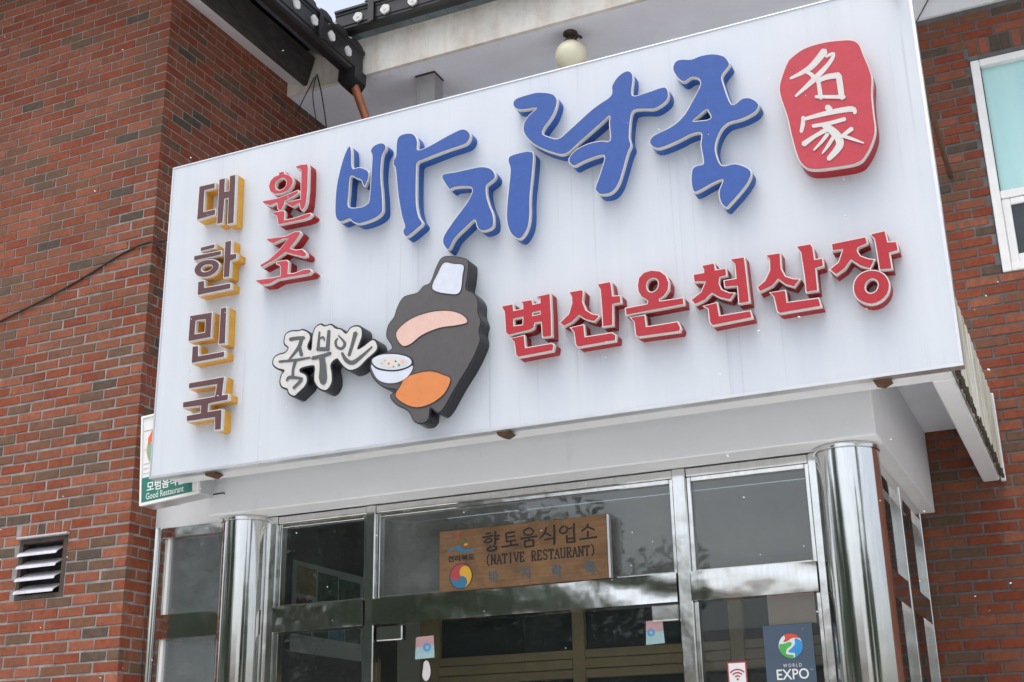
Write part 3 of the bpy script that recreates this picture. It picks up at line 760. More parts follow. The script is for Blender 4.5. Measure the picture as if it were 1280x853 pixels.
# white plaque with dark brush letters
o, s = (335, 395), 7.753
pl = letter('plaque', 'cloud shaped white plaque with dark brush letters and black sides', o, s, [[[(155,240),(170,180),(220,148),(290,145),(340,135),(395,165),(412,215),(388,275),(388,315),(416,328),(425,250),(432,180),(460,110),(510,80),(545,98),(610,85),(655,118),(710,130),(757,168),(800,115),(860,97),(905,120),(912,190),(890,260),(870,320),(930,290),(1000,235),(1040,240),(1062,300),(1040,350),(960,420),(880,500),(800,530),(740,500),(700,455),(665,418),(610,470),(620,560),(620,640),(590,700),(550,725),(490,700),(450,640),(445,580),(450,510),(440,485),(390,490),(320,510),(312,540),(365,570),(380,620),(360,680),(300,740),(250,780),(200,750),(185,710),(135,690),(115,640),(130,570),(155,530),(90,510),(48,470),(55,410),(100,375),(165,355),(195,310),(160,275)]]], 'print_white', 'side_black', smooth=True, depth=.095, trim_mat='side_black', rim=.009)
strokes(pl, 'character', 'print_grey', o, s, [[(215,230,32),(280,218,30),(350,215,30)], [(325,225,30),(300,305,30),(205,425,14)], [(308,300,24),(326,384,30)], [(110,445,18),(280,428,22),(410,405,14)], [(268,440,26),(245,520,20),(243,590,22)], [(182,632,12),(215,595,26),(335,612,22)], [(325,625,24),(250,702,22)]], YS-.095, 1.2)
strokes(pl, 'character', 'print_grey', o, s, [[(500,155,14),(485,330,28)], [(592,145,26),(578,330,34)], [(503,222,12),(535,208,18),(548,238,12)], [(480,325,32),(590,322,32)], [(432,412,28),(520,392,30),(608,362,26)], [(525,405,44),(535,500,54),(535,600,66),(536,655,40)]], YS-.095, 1.2)
strokes(pl, 'character', 'print_grey', o, s, [[(680,188,8),(745,265,24),(715,318,24),(668,300,22),(656,250,20),(678,218,10)], [(850,165,36),(815,290,26),(785,385,26)], [(718,360,20),(760,430,34),(820,455,36),(900,400,26),(1010,300,12)]], YS-.095, 1.2)
# dark figure plaque: a plain stand-in with blocks of the same colours
o, s = (455, 310), 3.709
pm = letter('plaque', 'tall charcoal plaque with rounded outline, black sides and plain colour fields', o, s, [[[(365,44),(425,42),(474,54),(484,75),(480,130),(472,190),(505,210),(527,245),(528,300),(541,340),(532,385),(538,430),(510,500),(478,560),(440,620),(400,690),(375,735),(345,765),(308,742),(300,790),(275,812),(235,805),(205,755),(150,725),(122,685),(155,660),(90,645),(45,605),(28,560),(45,512),(122,475),(128,450),(105,410),(112,360),(140,320),(155,275),(185,228),(245,210),(275,178),(308,160),(335,90)]]], 'plate_grey', 'side_black', smooth=True, depth=.10, trim_mat='side_black', rim=.006)
Yp = YS-.10
fields = [('field_pale', [(372,70),(415,74),(462,82),(458,130),(446,205),(400,215),(318,192),(342,120)]),
          ('field_beige', [(150,395),(210,335),(300,300),(390,292),(455,310),(480,345),(430,360),(350,372),(270,405),(215,448),(175,452)]),
          ('field_orange', [(200,598),(300,572),(372,590),(402,612),(370,680),(300,728),(225,738),(148,692),(170,640)])]
for k, (mt, pts) in enumerate(fields):
    cs = [onY(o[0]+x/s, o[1]+y/s, Yp) for x, y in pts]; cs = smooth_contour([(v.x, v.z) for v in cs])
    f_ = prism(MB(), [cs], Yp-.0022, Yp-.001).build('colour_field', mt, pm)
    prism(MB(), [inset(cs, -.003), inset(cs, .0008)], Yp-.003, Yp-.001).build('outline', 'side_black', pm)
flat(pm, 'bowl', 'field_pale', o, s, [[[(38,540),(130,572),(222,545),(215,585),(170,620),(110,628),(60,605)]]], Yp, True, 6)
flat(pm, 'bowl', 'side_black', o, s, [[[(34,520),(80,492),(150,489),(214,506),(228,542),(180,568),(120,574),(56,560)]]], Yp, True, 8)
flat(pm, 'bowl', 'field_pale', o, s, [[[(40,521),(82,498),(150,495),(210,511),(221,540),(178,561),(120,567),(60,553)]]], Yp, True, 10)
flat(pm, 'bowl', 'print_white', o, s, [[[(58,528),(130,504),(198,520),(190,548),(125,558),(75,548)]]], Yp, True, 12)
for mt, cx, cy, rr_ in (('field_orange', 118, 538, 6), ('field_orange', 140, 552, 5), ('poster_green', 165, 545, 6), ('field_beige', 180, 530, 10), ('line_grey', 85, 538, 5), ('line_grey', 100, 524, 5), ('poster_green', 150, 528, 5)):
    flat(pm, 'garnish', mt, o, s, [[[(cx-rr_, cy), (cx, cy-rr_), (cx+rr_, cy), (cx, cy+rr_)]]], Yp, True, 14)

# ================================================================== STAINLESS ENTRANCE
ent = thing('entrance_front', 'stainless steel framed glass front of the porch with transom panes', 'shop front', (-2.8, YF, .12))
F = 'steel_frame'; ZL0, ZL1 = Z(.83), Z(.97); ZB = .12
Y0, Y1 = YF-.035, YF+.045
posts = [(-4.368, -4.284), (-3.688, -3.628), (-1.890, -1.820), (-1.199, -1.13)]
for x0, x1 in posts: box('post', F, ent, x0, x1, Y0-.008, Y1+.008, ZB, ZH-.004, ch=.005)
bays = [(-4.284, -3.688), (-3.628, -1.890), (-1.820, -1.199)]
for i, (x0, x1) in enumerate(bays):
    box('top_rail', F, ent, x0+.001, x1-.001, Y0, Y1, Z(1.452), ZH-.005, ch=.004)
    mb = MB(); nx = 40                                     # lintel face, slightly dented sheet
    for yy, sg in ((Y0-.022, 1),):
        v = []
        for k in range(nx+1):
            for m_ in range(5):
                x = x0+.002+(x1-x0-.004)*k/nx; z = ZL0+(ZL1-ZL0)*m_/4
                d = .0025*math.sin(x*9.1+m_*.9)*math.sin(x*3.3+1+m_*.5) if 0 < m_ < 4 else 0
                v.append((x, yy+d, z))
        f = [(k*5+m_, (k+1)*5+m_, (k+1)*5+m_+1, k*5+m_+1) for k in range(nx) for m_ in range(4)]
        mb.add(v, f)
        mb.add([(x0+.002, yy, ZL0), (x1-.002, yy, ZL0), (x1-.002, Y1, ZL0), (x0+.002, Y1, ZL0)], [(0, 1, 2, 3)])
        mb.add([(x0+.002, yy, ZL1), (x1-.002, yy, ZL1), (x1-.002, Y1, ZL1), (x0+.002, Y1, ZL1)], [(0, 1, 2, 3)])
    mb.build('lintel', 'steel_lintel', ent, smooth=True)
    # glazing beads and transom pane
    b_ = .022
    for a in ((x0+.001, x0+b_, Z(.971), Z(1.451)), (x1-b_, x1-.001, Z(.971), Z(1.451)), (x0+b_+.001, x1-b_-.001, Z(1.451)-b_, Z(1.451)), (x0+b_+.001, x1-b_-.001, Z(.971), Z(.971)+b_*.6)):
        box('glazing_bead', F, ent, a[0], a[1], Y0+.012, Y1-.012, a[2], a[3], ch=.003)
    box('pane', 'glass' if i == 0 else 'glass_dusty', ent, x0+.01, x1-.01, YF+.002, YF+.008, Z(.972), Z(1.45))
# lower fixed panes in the side bays
for x0, x1 in (bays[0], bays[2]):
    for a in ((x0+.001, x0+.022), (x1-.022, x1-.001)):
        box('glazing_bead', F, ent, a[0], a[1], Y0+.012, Y1-.012, ZB+.02, ZL0-.002, ch=.003)
    box('pane', 'glass', ent, x0+.01, x1-.01, YF+.002, YF+.008, ZB+.02, ZL0-.003)
    box('bottom_rail', F, ent, x0+.001, x1-.001, Y0, Y1, ZB, ZB+.09)
box('transom_bar', 'pvc_white', ent, onY(650, 640, YF+.06).x, onY(658, 640, YF+.06).x, YF+.05, YF+.07, Z(.975), Z(1.45))
box('sill', 'paper_white', ent, bays[1][0]+.02, bays[1][1]-.02, YF+.05, YF+.12, Z(.985), Z(1.0))
# left side light between wing and column
lx0, lx1 = XW+.004, -4.648
mb = MB().tube([(lx0+.03, YF-.03, ZB), (lx0+.03, YF-.03, Z(1.51))], .032, 16); mb.build('tube_post', 'steel_column', ent, smooth=True)
box('post', F, ent, lx0+.064, lx0+.10, Y0, Y1, ZB, Z(1.44), ch=.004)
box('top_rail', F, ent, lx0+.064, -4.42, Y0, Y1, Z(1.442), Z(1.510), ch=.004)
box('lintel', 'steel_lintel', ent, lx0+.10, -4.55, Y0-.006, Y1, Z(.845), Z(.985))
box('pane', 'glass_cloudy', ent, lx0+.10, -4.50, YF+.002, YF+.008, Z(.986), Z(1.441))
box('pane', 'glass_cloudy', ent, lx0+.10, -4.50, YF+.002, YF+.008, ZB, Z(.844))
for z0, z1 in ((.986, 1.441), (-1.4, .844)):
    box('glazing_bead', 'pvc_white', ent, lx0+.101, lx0+.122, Y0+.012, Y1-.012, Z(z0), Z(z1), ch=.003)
# return side of the porch (right), looking on to the brick wall
XS = -.94
for y0, y1 in ((6.30, 6.36), (7.05, 7.12), (7.86, 7.965)):
    box('post', F, ent, XS-.04, XS+.03, y0, y1, ZB, ZH-.003, ch=.004)
for y0, y1 in ((6.361, 7.049), (7.121, 7.859)):
    box('top_rail', F, ent, XS-.035, XS+.025, y0, y1, Z(1.44), ZH-.004)
    box('lintel', 'steel_lintel', ent, XS-.035, XS+.026, y0, y1, ZL0, ZL1)
    box('pane', 'glass', ent, XS-.004, XS+.002, y0, y1, ZL1, Z(1.44))
    box('pane', 'glass', ent, XS-.004, XS+.002, y0, y1, ZB, ZL0)
cu = MB()                                                   # pink curtain inside the return
for k in range(24):
    y = 7.16+k*.029; cu.add([(XS-.12+.02*math.sin(k*1.9), y, .2), (XS-.12+.02*math.sin((k+1)*1.9), y+.029, .2), (XS-.12+.02*math.sin((k+1)*1.9), y+.029, Z(.80)), (XS-.12+.02*math.sin(k*1.9), y, Z(.80))], [(0, 1, 2, 3)])
tag(cu.build('curtain', 'curtain_pink'), 'pinkish curtain behind the side glass of the porch', 'curtain')

# columns
def column(x, y, label):
    c = thing('column', label, 'column', (x, y, .12), 'stainless porch columns')
    r = .15
    MB().lathe(x, y, [(r, .12), (r, .9), (r, 1.7), (r, 2.4), (r, ZH-.03), (r-.002, ZH-.028), (r-.002, ZH-.001)], 64).build('shaft', 'steel_column', c, smooth=True)
    MB().lathe(x, y, [(r, ZH-.026), (r+.007, ZH-.024), (r+.007, ZH-.004), (r, ZH-.002)], 64).build('cap_ring', F, c, smooth=True)
    MB().lathe(x, y, [(r, .13), (r+.02, .13), (r+.02, .17), (r, .175)], 48).build('base_ring', F, c, smooth=True)
column(-1.012, 6.10, 'thick polished steel column at the porch corner beside the world fair poster')
column(-4.50, 6.10, 'thick polished steel column beside the cloudy side light next to the brick wing')
# plaster lip over the left column
# glass doors
def door(x0, x1, hx0, hx1, label):
    d = thing('glass_door', label, 'door', ((x0+x1)/2, YF, .13), 'frameless glass doors of the porch')
    box('pane', 'glass_door', d, x0, x1, YF-.012, YF, .14, ZL0-.008)
    box('hinge_patch', F, d, hx0, hx1, YF-.03, YF+.018, Z(.745), ZL0-.006, ch=.006)
    xm = x0+.09 if hx0 > (x0+x1)/2 else x1-.09
    MB().tube([(xm, YF-.07, .8), (xm, YF-.07, 1.5)], .016, 12).build('pull_handle', 'steel_column', d, smooth=True)
    return d
xs = onY(655, 800, YF).x
door(-3.622, xs-.003, -3.618, -3.455, 'frameless glass door with a hinge patch, next to the narrow dark glass bay')
door(xs+.003, -1.896, -2.04, -1.900, 'frameless glass door with a hinge patch, next to the bay with the poster')

# ================================================================== WOODEN SIGN
YB = 6.045
a = onY(549, 665, YB); b_ = onY(761, 722, YB); c_ = onY(757, 644, YB)
bx0, bx1, bz0, bz1 = a.x, b_.x, ZL1+.003, a.z
wd = thing('wooden_sign', 'brown wooden board sign with carved black lettering standing on the steel lintel', 'sign', ((bx0+bx1)/2, YB, bz0))
box('board', 'sign_wood', wd, bx0, bx1, YB, YB+.03, bz0, bz1, ch=.004)
box('edge_strip', 'aluminium', wd, bx1+.001, bx1+.012, YB+.002, YB+.034, bz0, bz1)
def rect(o, s, x0, y0, x1, y1, Y):
    p0, p1 = onY(o[0]+x0/s, o[1]+y0/s, Y), onY(o[0]+x1/s, o[1]+y1/s, Y); return p0, p1
o, s = (540, 640), 5.565
def bq(px_, py_): v = onY(o[0]+px_/s, o[1]+py_/s, YB); return v
def btext(txt, mat, tl, br, bold=0, n=0):
    p0, p1 = bq(*tl), bq(*br); return lettering('lettering', txt, mat, wd, p0.x, p1.x, p1.z, p0.z, YB-.0015-.0003*n, bold)
W_ = 11
def btk(mat, sts): return strokes(wd, 'lettering', mat, o, s, sts, YB, 1.35)
# brush carved headline, stroke by stroke
btk('paint_black', [[(375,155,9),(408,148,10)],[(352,180,9),(425,165,10)],[(362,210,9),(385,190,9),(405,188,9),(418,198,9),(400,212,9),(370,214,9)],[(440,138,11),(440,228,11)],[(440,172,9),(470,165,9)],[(440,195,9),(468,188,9)],[(412,240,9),(385,262,10),(400,272,10),(440,265,11),(450,250,9),(425,235,8)]])
btk('paint_black', [[(515,150,10),(575,140,10)],[(515,150,10),(520,210,10)],[(520,178,8),(578,168,9)],[(520,208,9),(582,198,9)],[(550,205,10),(550,235,10)],[(486,245,9),(600,228,11)]])
btk('paint_black', [[(675,112,9),(645,128,10),(640,150,9),(665,162,9),(695,155,9),(705,132,9),(680,112,9)],[(616,188,9),(730,170,11)],[(675,178,9),(674,198,9)],[(645,202,10),(648,245,10)],[(645,205,9),(705,195,9)],[(705,195,10),(708,238,10)],[(648,246,9),(710,238,9)]])
btk('paint_black', [[(795,110,11),(782,150,10),(752,185,8)],[(785,145,9),(828,168,9)],[(850,92,11),(852,180,11)],[(785,195,9),(855,182,10)],[(855,182,11),(850,228,11)]])
btk('paint_black', [[(925,95,9),(895,115,10),(890,140,9),(912,150,9),(935,140,9),(942,115,9),(922,97,9)],[(945,120,8),(975,112,8)],[(988,82,11),(988,150,11)],[(938,165,10),(942,215,10)],[(990,155,10),(992,210,10)],[(942,190,8),(990,182,8)],[(942,215,9),(994,208,9)]])
btk('paint_black', [[(1085,85,11),(1075,110,10),(1040,135,8)],[(1080,105,9),(1130,125,9)],[(1085,135,10),(1085,172,10)],[(1028,192,9),(1148,175,11)]])
skw = 0
p0, p1 = bq(372, 372), bq(1140, 225)
xa, xb = bq(372, 340).x, bq(1140, 270).x; zl, zh_ = bq(640, 345).z, bq(640, 285).z
SLAB = {'N': ([[(.1,0),(.1,1)],[(.1,1),(.6,0)],[(.6,0),(.6,1)]], [(.1,0),(.1,1),(.6,1)]), 'A': ([[(.05,0),(.35,1)],[(.35,1),(.65,0)],[(.17,.35),(.53,.35)]], [(.05,0),(.65,0)]),
    'T': ([[(.35,0),(.35,1)],[(.02,1),(.68,1)],[(.02,1),(.02,.8)],[(.68,1),(.68,.8)]], [(.35,0)]), 'I': ([[(.35,0),(.35,1)]], [(.35,0),(.35,1)]),
    'V': ([[(.05,1),(.35,0)],[(.35,0),(.65,1)]], [(.05,1),(.65,1)]), 'E': ([[(.15,0),(.15,1)],[(.05,1),(.6,1)],[(.05,0),(.62,0)],[(.15,.52),(.45,.52)],[(.6,1),(.6,.82)],[(.62,0),(.62,.2)]], []),
    'R': ([[(.15,0),(.15,1)],[(.05,1),(.4,1),(.58,.88),(.58,.62),(.4,.5),(.15,.5)],[(.36,.5),(.6,.02)]], [(.15,0),(.62,0)]),
    'S': ([[(.58,.84),(.45,1),(.2,.98),(.1,.78),(.2,.58),(.48,.45),(.6,.25),(.48,.03),(.22,0),(.08,.18)]], []), 'U': ([[(.1,1),(.1,.28),(.2,.03),(.5,.03),(.6,.28),(.6,1)]], [(.1,1),(.6,1)]),
    '(': ([[(.55,1.12),(.33,.85),(.27,.5),(.33,.15),(.55,-.12)]], []), ')': ([[(.15,1.12),(.37,.85),(.43,.5),(.37,.15),(.15,-.12)]], []), ' ': ([], [])}
word = '(NATIVE RESTAURANT)'; adv = (xb-xa)/(len(word)*.82-.1)
for k, chh in enumerate(word):
    st_, sf = SLAB[chh]; ox = xa+k*.82*adv; hh = zh_-zl+.004; mb = MB(); nn_ = 0
    for ln in [l for l in st_]+[[(x-.13, y_), (x+.13, y_)] for x, y_ in sf]:
        wdt = .25 if len(ln) == 2 and ln[0][0] == ln[1][0] else .19
        c = stroke([(ox+x*adv*.98, zl+y_*hh, wdt*adv*.9) for x, y_ in ln]); y = YB-.0014-.0002*nn_; prism(mb, [c], y, y+.0003); nn_ += 1
    if nn_: mb.build('lettering', 'paint_black', wd)
p0, p1 = bq(110, 352), bq(298, 300); lettering('lettering', '전라북도', 'paint_black', wd, p0.x, p1.x, bq(200, 344).z, bq(200, 300).z, YB-.0016, .035)
for ch, cx, cy in (('바', 430, 450), ('지', 650, 425), ('락', 870, 412), ('죽', 1100, 390)):
    q = bq(cx, cy); lettering('lettering', ch, 'carved_blue', wd, q.x-.028, q.x+.028, q.z-.034, q.z+.034, YB-.0016, .02)
# province emblem: red pole, leaf, sun and blue wave
q = lambda pts: [(v.x, v.z) for v in (bq(*p) for p in pts)]
def wflat(name, mat, pts, n=0, sm=True):
    c = q(pts); c = smooth_contour(c) if sm else c; y = YB-.0014-.0004*n; mb = MB(); prism(mb, [c], y, y+.0008); mb.build(name, mat, wd)
wflat('emblem', 'paint_blue', [(110,282),(125,262),(185,235),(205,240),(200,252),(240,262),(292,255),(285,272),(240,282),(200,282),(170,262),(135,272)])
wflat('emblem', 'paint_red', [(172,140),(188,138),(198,150),(186,156),(184,190),(176,190)], 0, False)
wflat('emblem', 'paint_green', [(205,200),(218,192),(228,198),(226,212),(210,216)])
wflat('emblem', 'paint_yellow', [(222,228),(235,218),(250,220),(248,230),(230,236)])
# three coloured round emblem (red, yellow, blue comma shapes)
cc = bq(202, 448); R0 = abs(bq(280, 440).x-bq(124, 455).x)/2; RZ = R0*1.0
def comma(k):
    a0 = R_(40+120*k); pts = [(cc.x+R0*math.cos(a0+R_(120)*i/14), cc.z+R0*math.sin(a0+R_(120)*i/14)) for i in range(15)]
    a1 = a0+R_(120)
    m1 = [(cc.x+R0/2*math.cos(a1)+R0/2*math.cos(a1+math.pi*i/10), cc.z+R0/2*math.sin(a1)+R0/2*math.sin(a1+math.pi*i/10)) for i in range(1, 11)]
    m0 = [(cc.x+R0/2*math.cos(a0)+R0/2*math.cos(a0+math.pi*i/10), cc.z+R0/2*math.sin(a0)+R0/2*math.sin(a0+math.pi*i/10)) for i in range(10, 0, -1)]
    return pts+m1+m0[1:]
for k, mt in enumerate(('paint_blue', 'paint_yellow', 'paint_red')):
    c = [(cc.x+(x-cc.x)*.97, cc.z+(z-cc.z)*.97) for x, z in comma({0: 0, 1: 1, 2: 2}[k])]
    mb = MB(); prism(mb, [c], YB-.0022-.0003*k, YB-.0012); mb.build('emblem', {0: 'paint_red', 1: 'paint_blue', 2: 'paint_yellow'}[k], wd)
mb = MB(); prism(mb, [circle(cc.x, cc.z, R0*1.01), circle(cc.x, cc.z, R0*.965)], YB-.003, YB-.001); mb.build('emblem', 'paint_black', wd)

# ================================================================== GOOD RESTAURANT LIGHT BOX (slightly turned)
gl_ = onY(174.5, 633, 5.72); ang = R_(-1)
gs = thing('light_box', 'white and green light box sign on the wing, half hidden by the big board', 'sign', tuple(gl_), rotz=ang); gs.rotation_euler.y = R_(-4)
GW, GH, GD = .43, .545, .13
box('case', 'aluminium', gs, 0, GW, .012, GD, 0, GH, ch=.004)
box('face', 'paper_white', gs, .012, GW-.012, .004, .0115, .014, GH-.012)
for a in ((0, .012, 0, GH), (GW-.012, GW, 0, GH), (.0125, GW-.0125, 0, .013), (.0125, GW-.0125, GH-.012, GH)):
    box('frame', 'pvc_white', gs, a[0], a[1], -.004, .0115, a[2], a[3])
box('green_panel', 'sign_green', gs, .013, GW-.05, .0015, .0038, .02, .165)
box('white_strip', 'paper_white', gs, GW-.0495, GW-.0125, .0015, .0038, .02, .165)
lettering('lettering', '모범음식점', 'paper_white', gs, .05, .32, .075, .135, .0003, .02)
lettering('lettering', 'Good Restaurant', 'paper_white', gs, .045, .32, .03, .068, .0003, .004)
mb = MB(); r5 = random.Random(9)
for i in range(12):
    z = .19+i*.029; xx = .02
    while xx < .36:
        l = r5.uniform(.03, .09)
        if r5.random() < .55: mb.box(xx, min(xx+l, .40), .0018, .0036, z+r5.uniform(-.002, .002), z+.0018)
        xx += l+.012
mb.build('fine_lines', 'line_grey', gs)
ec = (.165, .33)
def arc(r0, r1, a0, a1, n=24): return [(ec[0]+r1*math.cos(R_(a0+(a1-a0)*i/n)), ec[1]+r1*math.sin(R_(a0+(a1-a0)*i/n))) for i in range(n+1)]+[(ec[0]+r0*math.cos(R_(a1-(a1-a0)*i/n)), ec[1]+r0*math.sin(R_(a1-(a1-a0)*i/n))) for i in range(n+1)]
for nm, mt, r0, r1, a0, a1, y in (('ring', 'ring_green', .088, .118, 150, 390, .0012), ('ring', 'ring_gold', .080, .0875, 150, 390, .0012), ('ring', 'ring_gold', .1185, .124, 150, 390, .0012)):
    mb = MB(); prism(mb, [arc(r0, r1, a0, a1)], y, .0037); mb.build(nm, mt, gs)
mb = MB(); prism(mb, [[(.055, .36), (.05, .40), (.085, .45), (.13, .475), (.22, .48), (.24, .43), (.17, .425), (.12, .40), (.10, .37), (.085, .385)]], .0005, .0037); mb.build('ribbon', 'ribbon_orange', gs)
mb = MB().tube([(GW-.02, GD+.01, .02), (GW+.03, GD+.05, .03), (GW+.05, GD+.09, .01), (GW+.055, GD+.14, .0)], .004, 8); mb.build('lead_cable', 'cable_black', gs)
box('wall_arm', 'aluminium', gs, .02, .06, GD, GD+.16, .05, .09)

# ================================================================== POSTERS AND STICKERS ON THE GLASS
def on_glass(name, label, cat, px0, py0, px1, py1, mat, y=YF-.004, th=.003, z_override=None):
    a, b = onY(px0, py0, y), onY(px1, py1, y); z0, z1 = (b.z, a.z) if z_override is None else z_override
    t_ = thing(name, label, cat, ((a.x+b.x)/2, y, z0))
    box('sheet', mat, t_, a.x, b.x, y, y+th, z0, z1); return t_, a.x, b.x, z0, z1
o, s = (900, 770), 9.143
zt_ = onY(953, 782, YF-.004).z
ex, x0, x1, z0, z1 = on_glass('poster', 'dark slate blue poster with a round three coloured globe emblem, taped on the glass', 'poster', 953, 782, 1024, 880, 'poster_navy', z_override=(zt_-.52, zt_-.004))
yq = YF-.004
def pq(pts, y=yq): return [(v.x, v.z) for v in (onY(o[0]+a/s, o[1]+b/s, y) for a, b in pts)]
def ps(parent, name, mat, pts, n, sm=True):
    c = pq(pts); c = smooth_contour(c) if sm else c; y = yq-.0012-.0004*n; mb = MB(); prism(mb, [c], y, y+.0008); mb.build(name, mat, parent)
cen = pq([(808, 342)])[0]; rr = abs(pq([(945, 335)])[0][0]-pq([(672, 350)])[0][0])/2
mb = MB(); prism(mb, [circle(*cen, rr)], yq-.0012, yq-.0004); mb.build('emblem', 'paper_white', ex)
def clip(pts):
    out = []
    for x, z in pts:
        d = math.hypot(x-cen[0], z-cen[1]); k = min(1, rr/d) if d > 0 else 1; out.append((cen[0]+(x-cen[0])*k, cen[1]+(z-cen[1])*k))
    return out
for n_, (mt, pts) in enumerate((('logo_red', [(725,300),(745,260),(735,225),(760,205),(800,198),(850,205),(890,228),(910,255),(860,250),(810,262),(780,285)]),
        ('logo_green', [(680,330),(700,325),(740,318),(790,300),(820,310),(810,345),(770,375),(755,415),(765,440),(840,450),(835,478),(780,480),(720,450),(685,400)]),
        ('logo_blue', [(855,262),(900,270),(935,295),(948,345),(935,405),(905,450),(860,475),(858,425),(800,420),(785,400),(830,360),(858,315)]))):
    c = clip(smooth_contour(pq(pts))); mb = MB(); prism(mb, [c], yq-.0024-.0003*n_, yq-.0014); mb.build('emblem', mt, ex)
a = pq([(722, 565), (935, 565), (830, 585), (830, 545)]); lettering('lettering', 'W O R L D', 'paper_white', ex, a[0][0], a[1][0], a[2][1], a[3][1], yq-.0016, 0)
a = pq([(650, 670), (1018, 660), (830, 728), (830, 605)]); lettering('lettering', 'EXPO', 'paper_white', ex, a[0][0], a[1][0], a[2][1], a[3][1], yq-.0016, .012)
a = pq([(1030, 612), (1066, 610), (1050, 617), (1050, 607)]); lettering('lettering', 'TM', 'paper_white', ex, a[0][0], a[1][0], a[2][1], a[3][1], yq-.0016, 0)
wf, x0, x1, z0, z1 = on_glass('sticker', 'small white sticker with red border and red wireless arcs on the glass', 'sticker', 908.5, 827, 936, 870, 'paint_red', z_override=(onY(908, 828, yq).z-.20, onY(908, 828, yq).z))
box('inner_sheet', 'paper_white', wf, x0+.007, x1-.007, yq-.001, yq-.0002, z0+.007, z1-.007)
wc = ((x0+x1)/2, z1-.082)
ec = wc
for r0 in (.012, .027, .042):
    mb = MB(); prism(mb, [arc(r0, r0+.007, 42, 138)], yq-.0018, yq-.0012); mb.build('arc', 'paint_red', wf)
mb = MB(); prism(mb, [circle(wc[0], wc[1], .0055, n=16)], yq-.0018, yq-.0012); mb.build('dot', 'paint_red', wf)
pn, x0, x1, z0, z1 = on_glass('paper_notice', 'plain beige paper taped to the glass above the dark poster', 'paper', 959, 753, 1021, 781, 'field_beige', y=YF+.012, z_override=(zt_-.0, zt_+.145))
# little gift box shaped stickers on the doors
def box_sticker(px0, px1, py0, py1, split, label):
    y = YF-.0165; a, b = onY(px0, py0, y), onY(px1, py1, y)
    t_ = thing('box_sticker', label, 'sticker', ((a.x+b.x)/2, y, b.z), 'small box shaped stickers on the glass doors')
    w_ = b.x-a.x; h = a.z-b.z; xm = a.x+w_*split
    mb = MB(); prism(mb, [[(a.x+.006, a.z-.004), (b.x-.006, a.z), (b.x, b.z+.004), (a.x, b.z)]], y, y+.003); mb.build('lower_sheet', 'box_teal', t_)
    mb = MB(); prism(mb, [[(a.x+.006, a.z-.004), (b.x-.006, a.z), (b.x-.004, a.z-h*.45), (a.x+.003, a.z-h*.48)]], y-.0012, y-.0004); mb.build('upper_sheet', 'box_pink', t_)
    cx = xm; mb = MB(); prism(mb, [circle(cx, b.z+h*.5, w_*.19, n=24), circle(cx, b.z+h*.5, w_*.11, n=24)], y-.0024, y-.0016); mb.build('ring', 'logo_blue', t_)
box_sticker(519, 543, 796, 823, .62, 'small pink and teal box shaped sticker above a white torn patch on the door glass')
box_sticker(806, 831, 776, 805, .3, 'small pink and teal box shaped sticker under the steel hinge patch')
y = YF-.0165; c = [(v.x, v.z) for v in (onY(a, b, y) for a, b in [(530,828),(534,826),(537,832),(538,842),(535,850),(531,851),(528,845),(529,835)])]
mb = MB(); prism(mb, [smooth_contour(c)], y, y+.002, True, True); tag(mb.build('torn_patch', 'print_white'), 'torn white sticker remnant on the door glass', 'sticker')

# ================================================================== INSIDE THE PORCH
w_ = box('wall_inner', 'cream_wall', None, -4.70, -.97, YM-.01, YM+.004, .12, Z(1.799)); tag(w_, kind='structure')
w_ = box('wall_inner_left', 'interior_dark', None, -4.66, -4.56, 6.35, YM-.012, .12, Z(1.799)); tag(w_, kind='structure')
iw = thing('inner_window', 'tan framed inner doors and windows seen through the glass doors', 'window', (-2.8, 7.93, .12))
T = 'tan_frame'
zs = [Z(1.22), Z(1.30)]
xsm = [(-4.331, -4.18), (-3.196, -3.11), (-2.14, -2.05), (-1.2, -1.1)]
for a, b in xsm: box('mullion', T, iw, a, b, 7.90, 7.988, .13, Z(1.219), ch=.004)
box('head', T, iw, -4.331, -1.1, 7.895, 7.988, Z(1.22), Z(1.31), ch=.004)
for (a, _), (_, b) in zip(xsm[:-1], xsm[1:]):
    a2 = [m for m in xsm if m[0] == a][0][1]; b2 = [m for m in xsm if m[1] == b][0][0]
    for k, (u, v) in enumerate(((.765, .82), (.70, .760), (.64, .695))):
        box('rail', T, iw, a2+.001, b2-.001, 7.905-.006*(k % 2), 7.985, Z(u), Z(v), ch=.003)
    box('pane', 'house_glass', iw, a2+.001, b2-.001, 7.94, 7.95, Z(.821), Z(1.218))
    box('pane', 'house_glass', iw, a2+.001, b2-.001, 7.94, 7.95, .14, Z(.639))
# wall poster on the left inner wall
po = thing('wall_poster', 'framed food poster on the dark inner wall behind the narrow glass bay', 'poster', (-4.555, 7.08, Z(.79)))
PX = lambda a, b, c: (b, a, c)
def py(name, mat, y0, y1, z0, z1, d): box(name, mat, po, -4.558, -4.552+d, y0, y1, z0, z1)
py('sheet', 'paper_white', 6.66, 7.50, Z(.79), Z(1.35), 0)
py('picture', 'poster_yellow', 6.70, 6.92, Z(1.15), Z(1.32), .001); py('picture', 'poster_green', 6.94, 7.18, Z(1.12), Z(1.31), .001); py('picture', 'poster_green', 7.19, 7.46, Z(1.12), Z(1.30), .001)
py('picture', 'poster_blue', 6.70, 7.46, Z(1.02), Z(1.11), .001)
for k in range(4): py('picture', 'poster_green' if k != 2 else 'poster_blue', 6.70+k*.195, 6.885+k*.195, Z(.90), Z(1.0), .001)
lettering('lettering', 'MBC', 'paint_red', po, 6.71, 6.88, Z(1.065), Z(1.125), -4.549, .03, P=lambda x, y, z: (y, x, z))

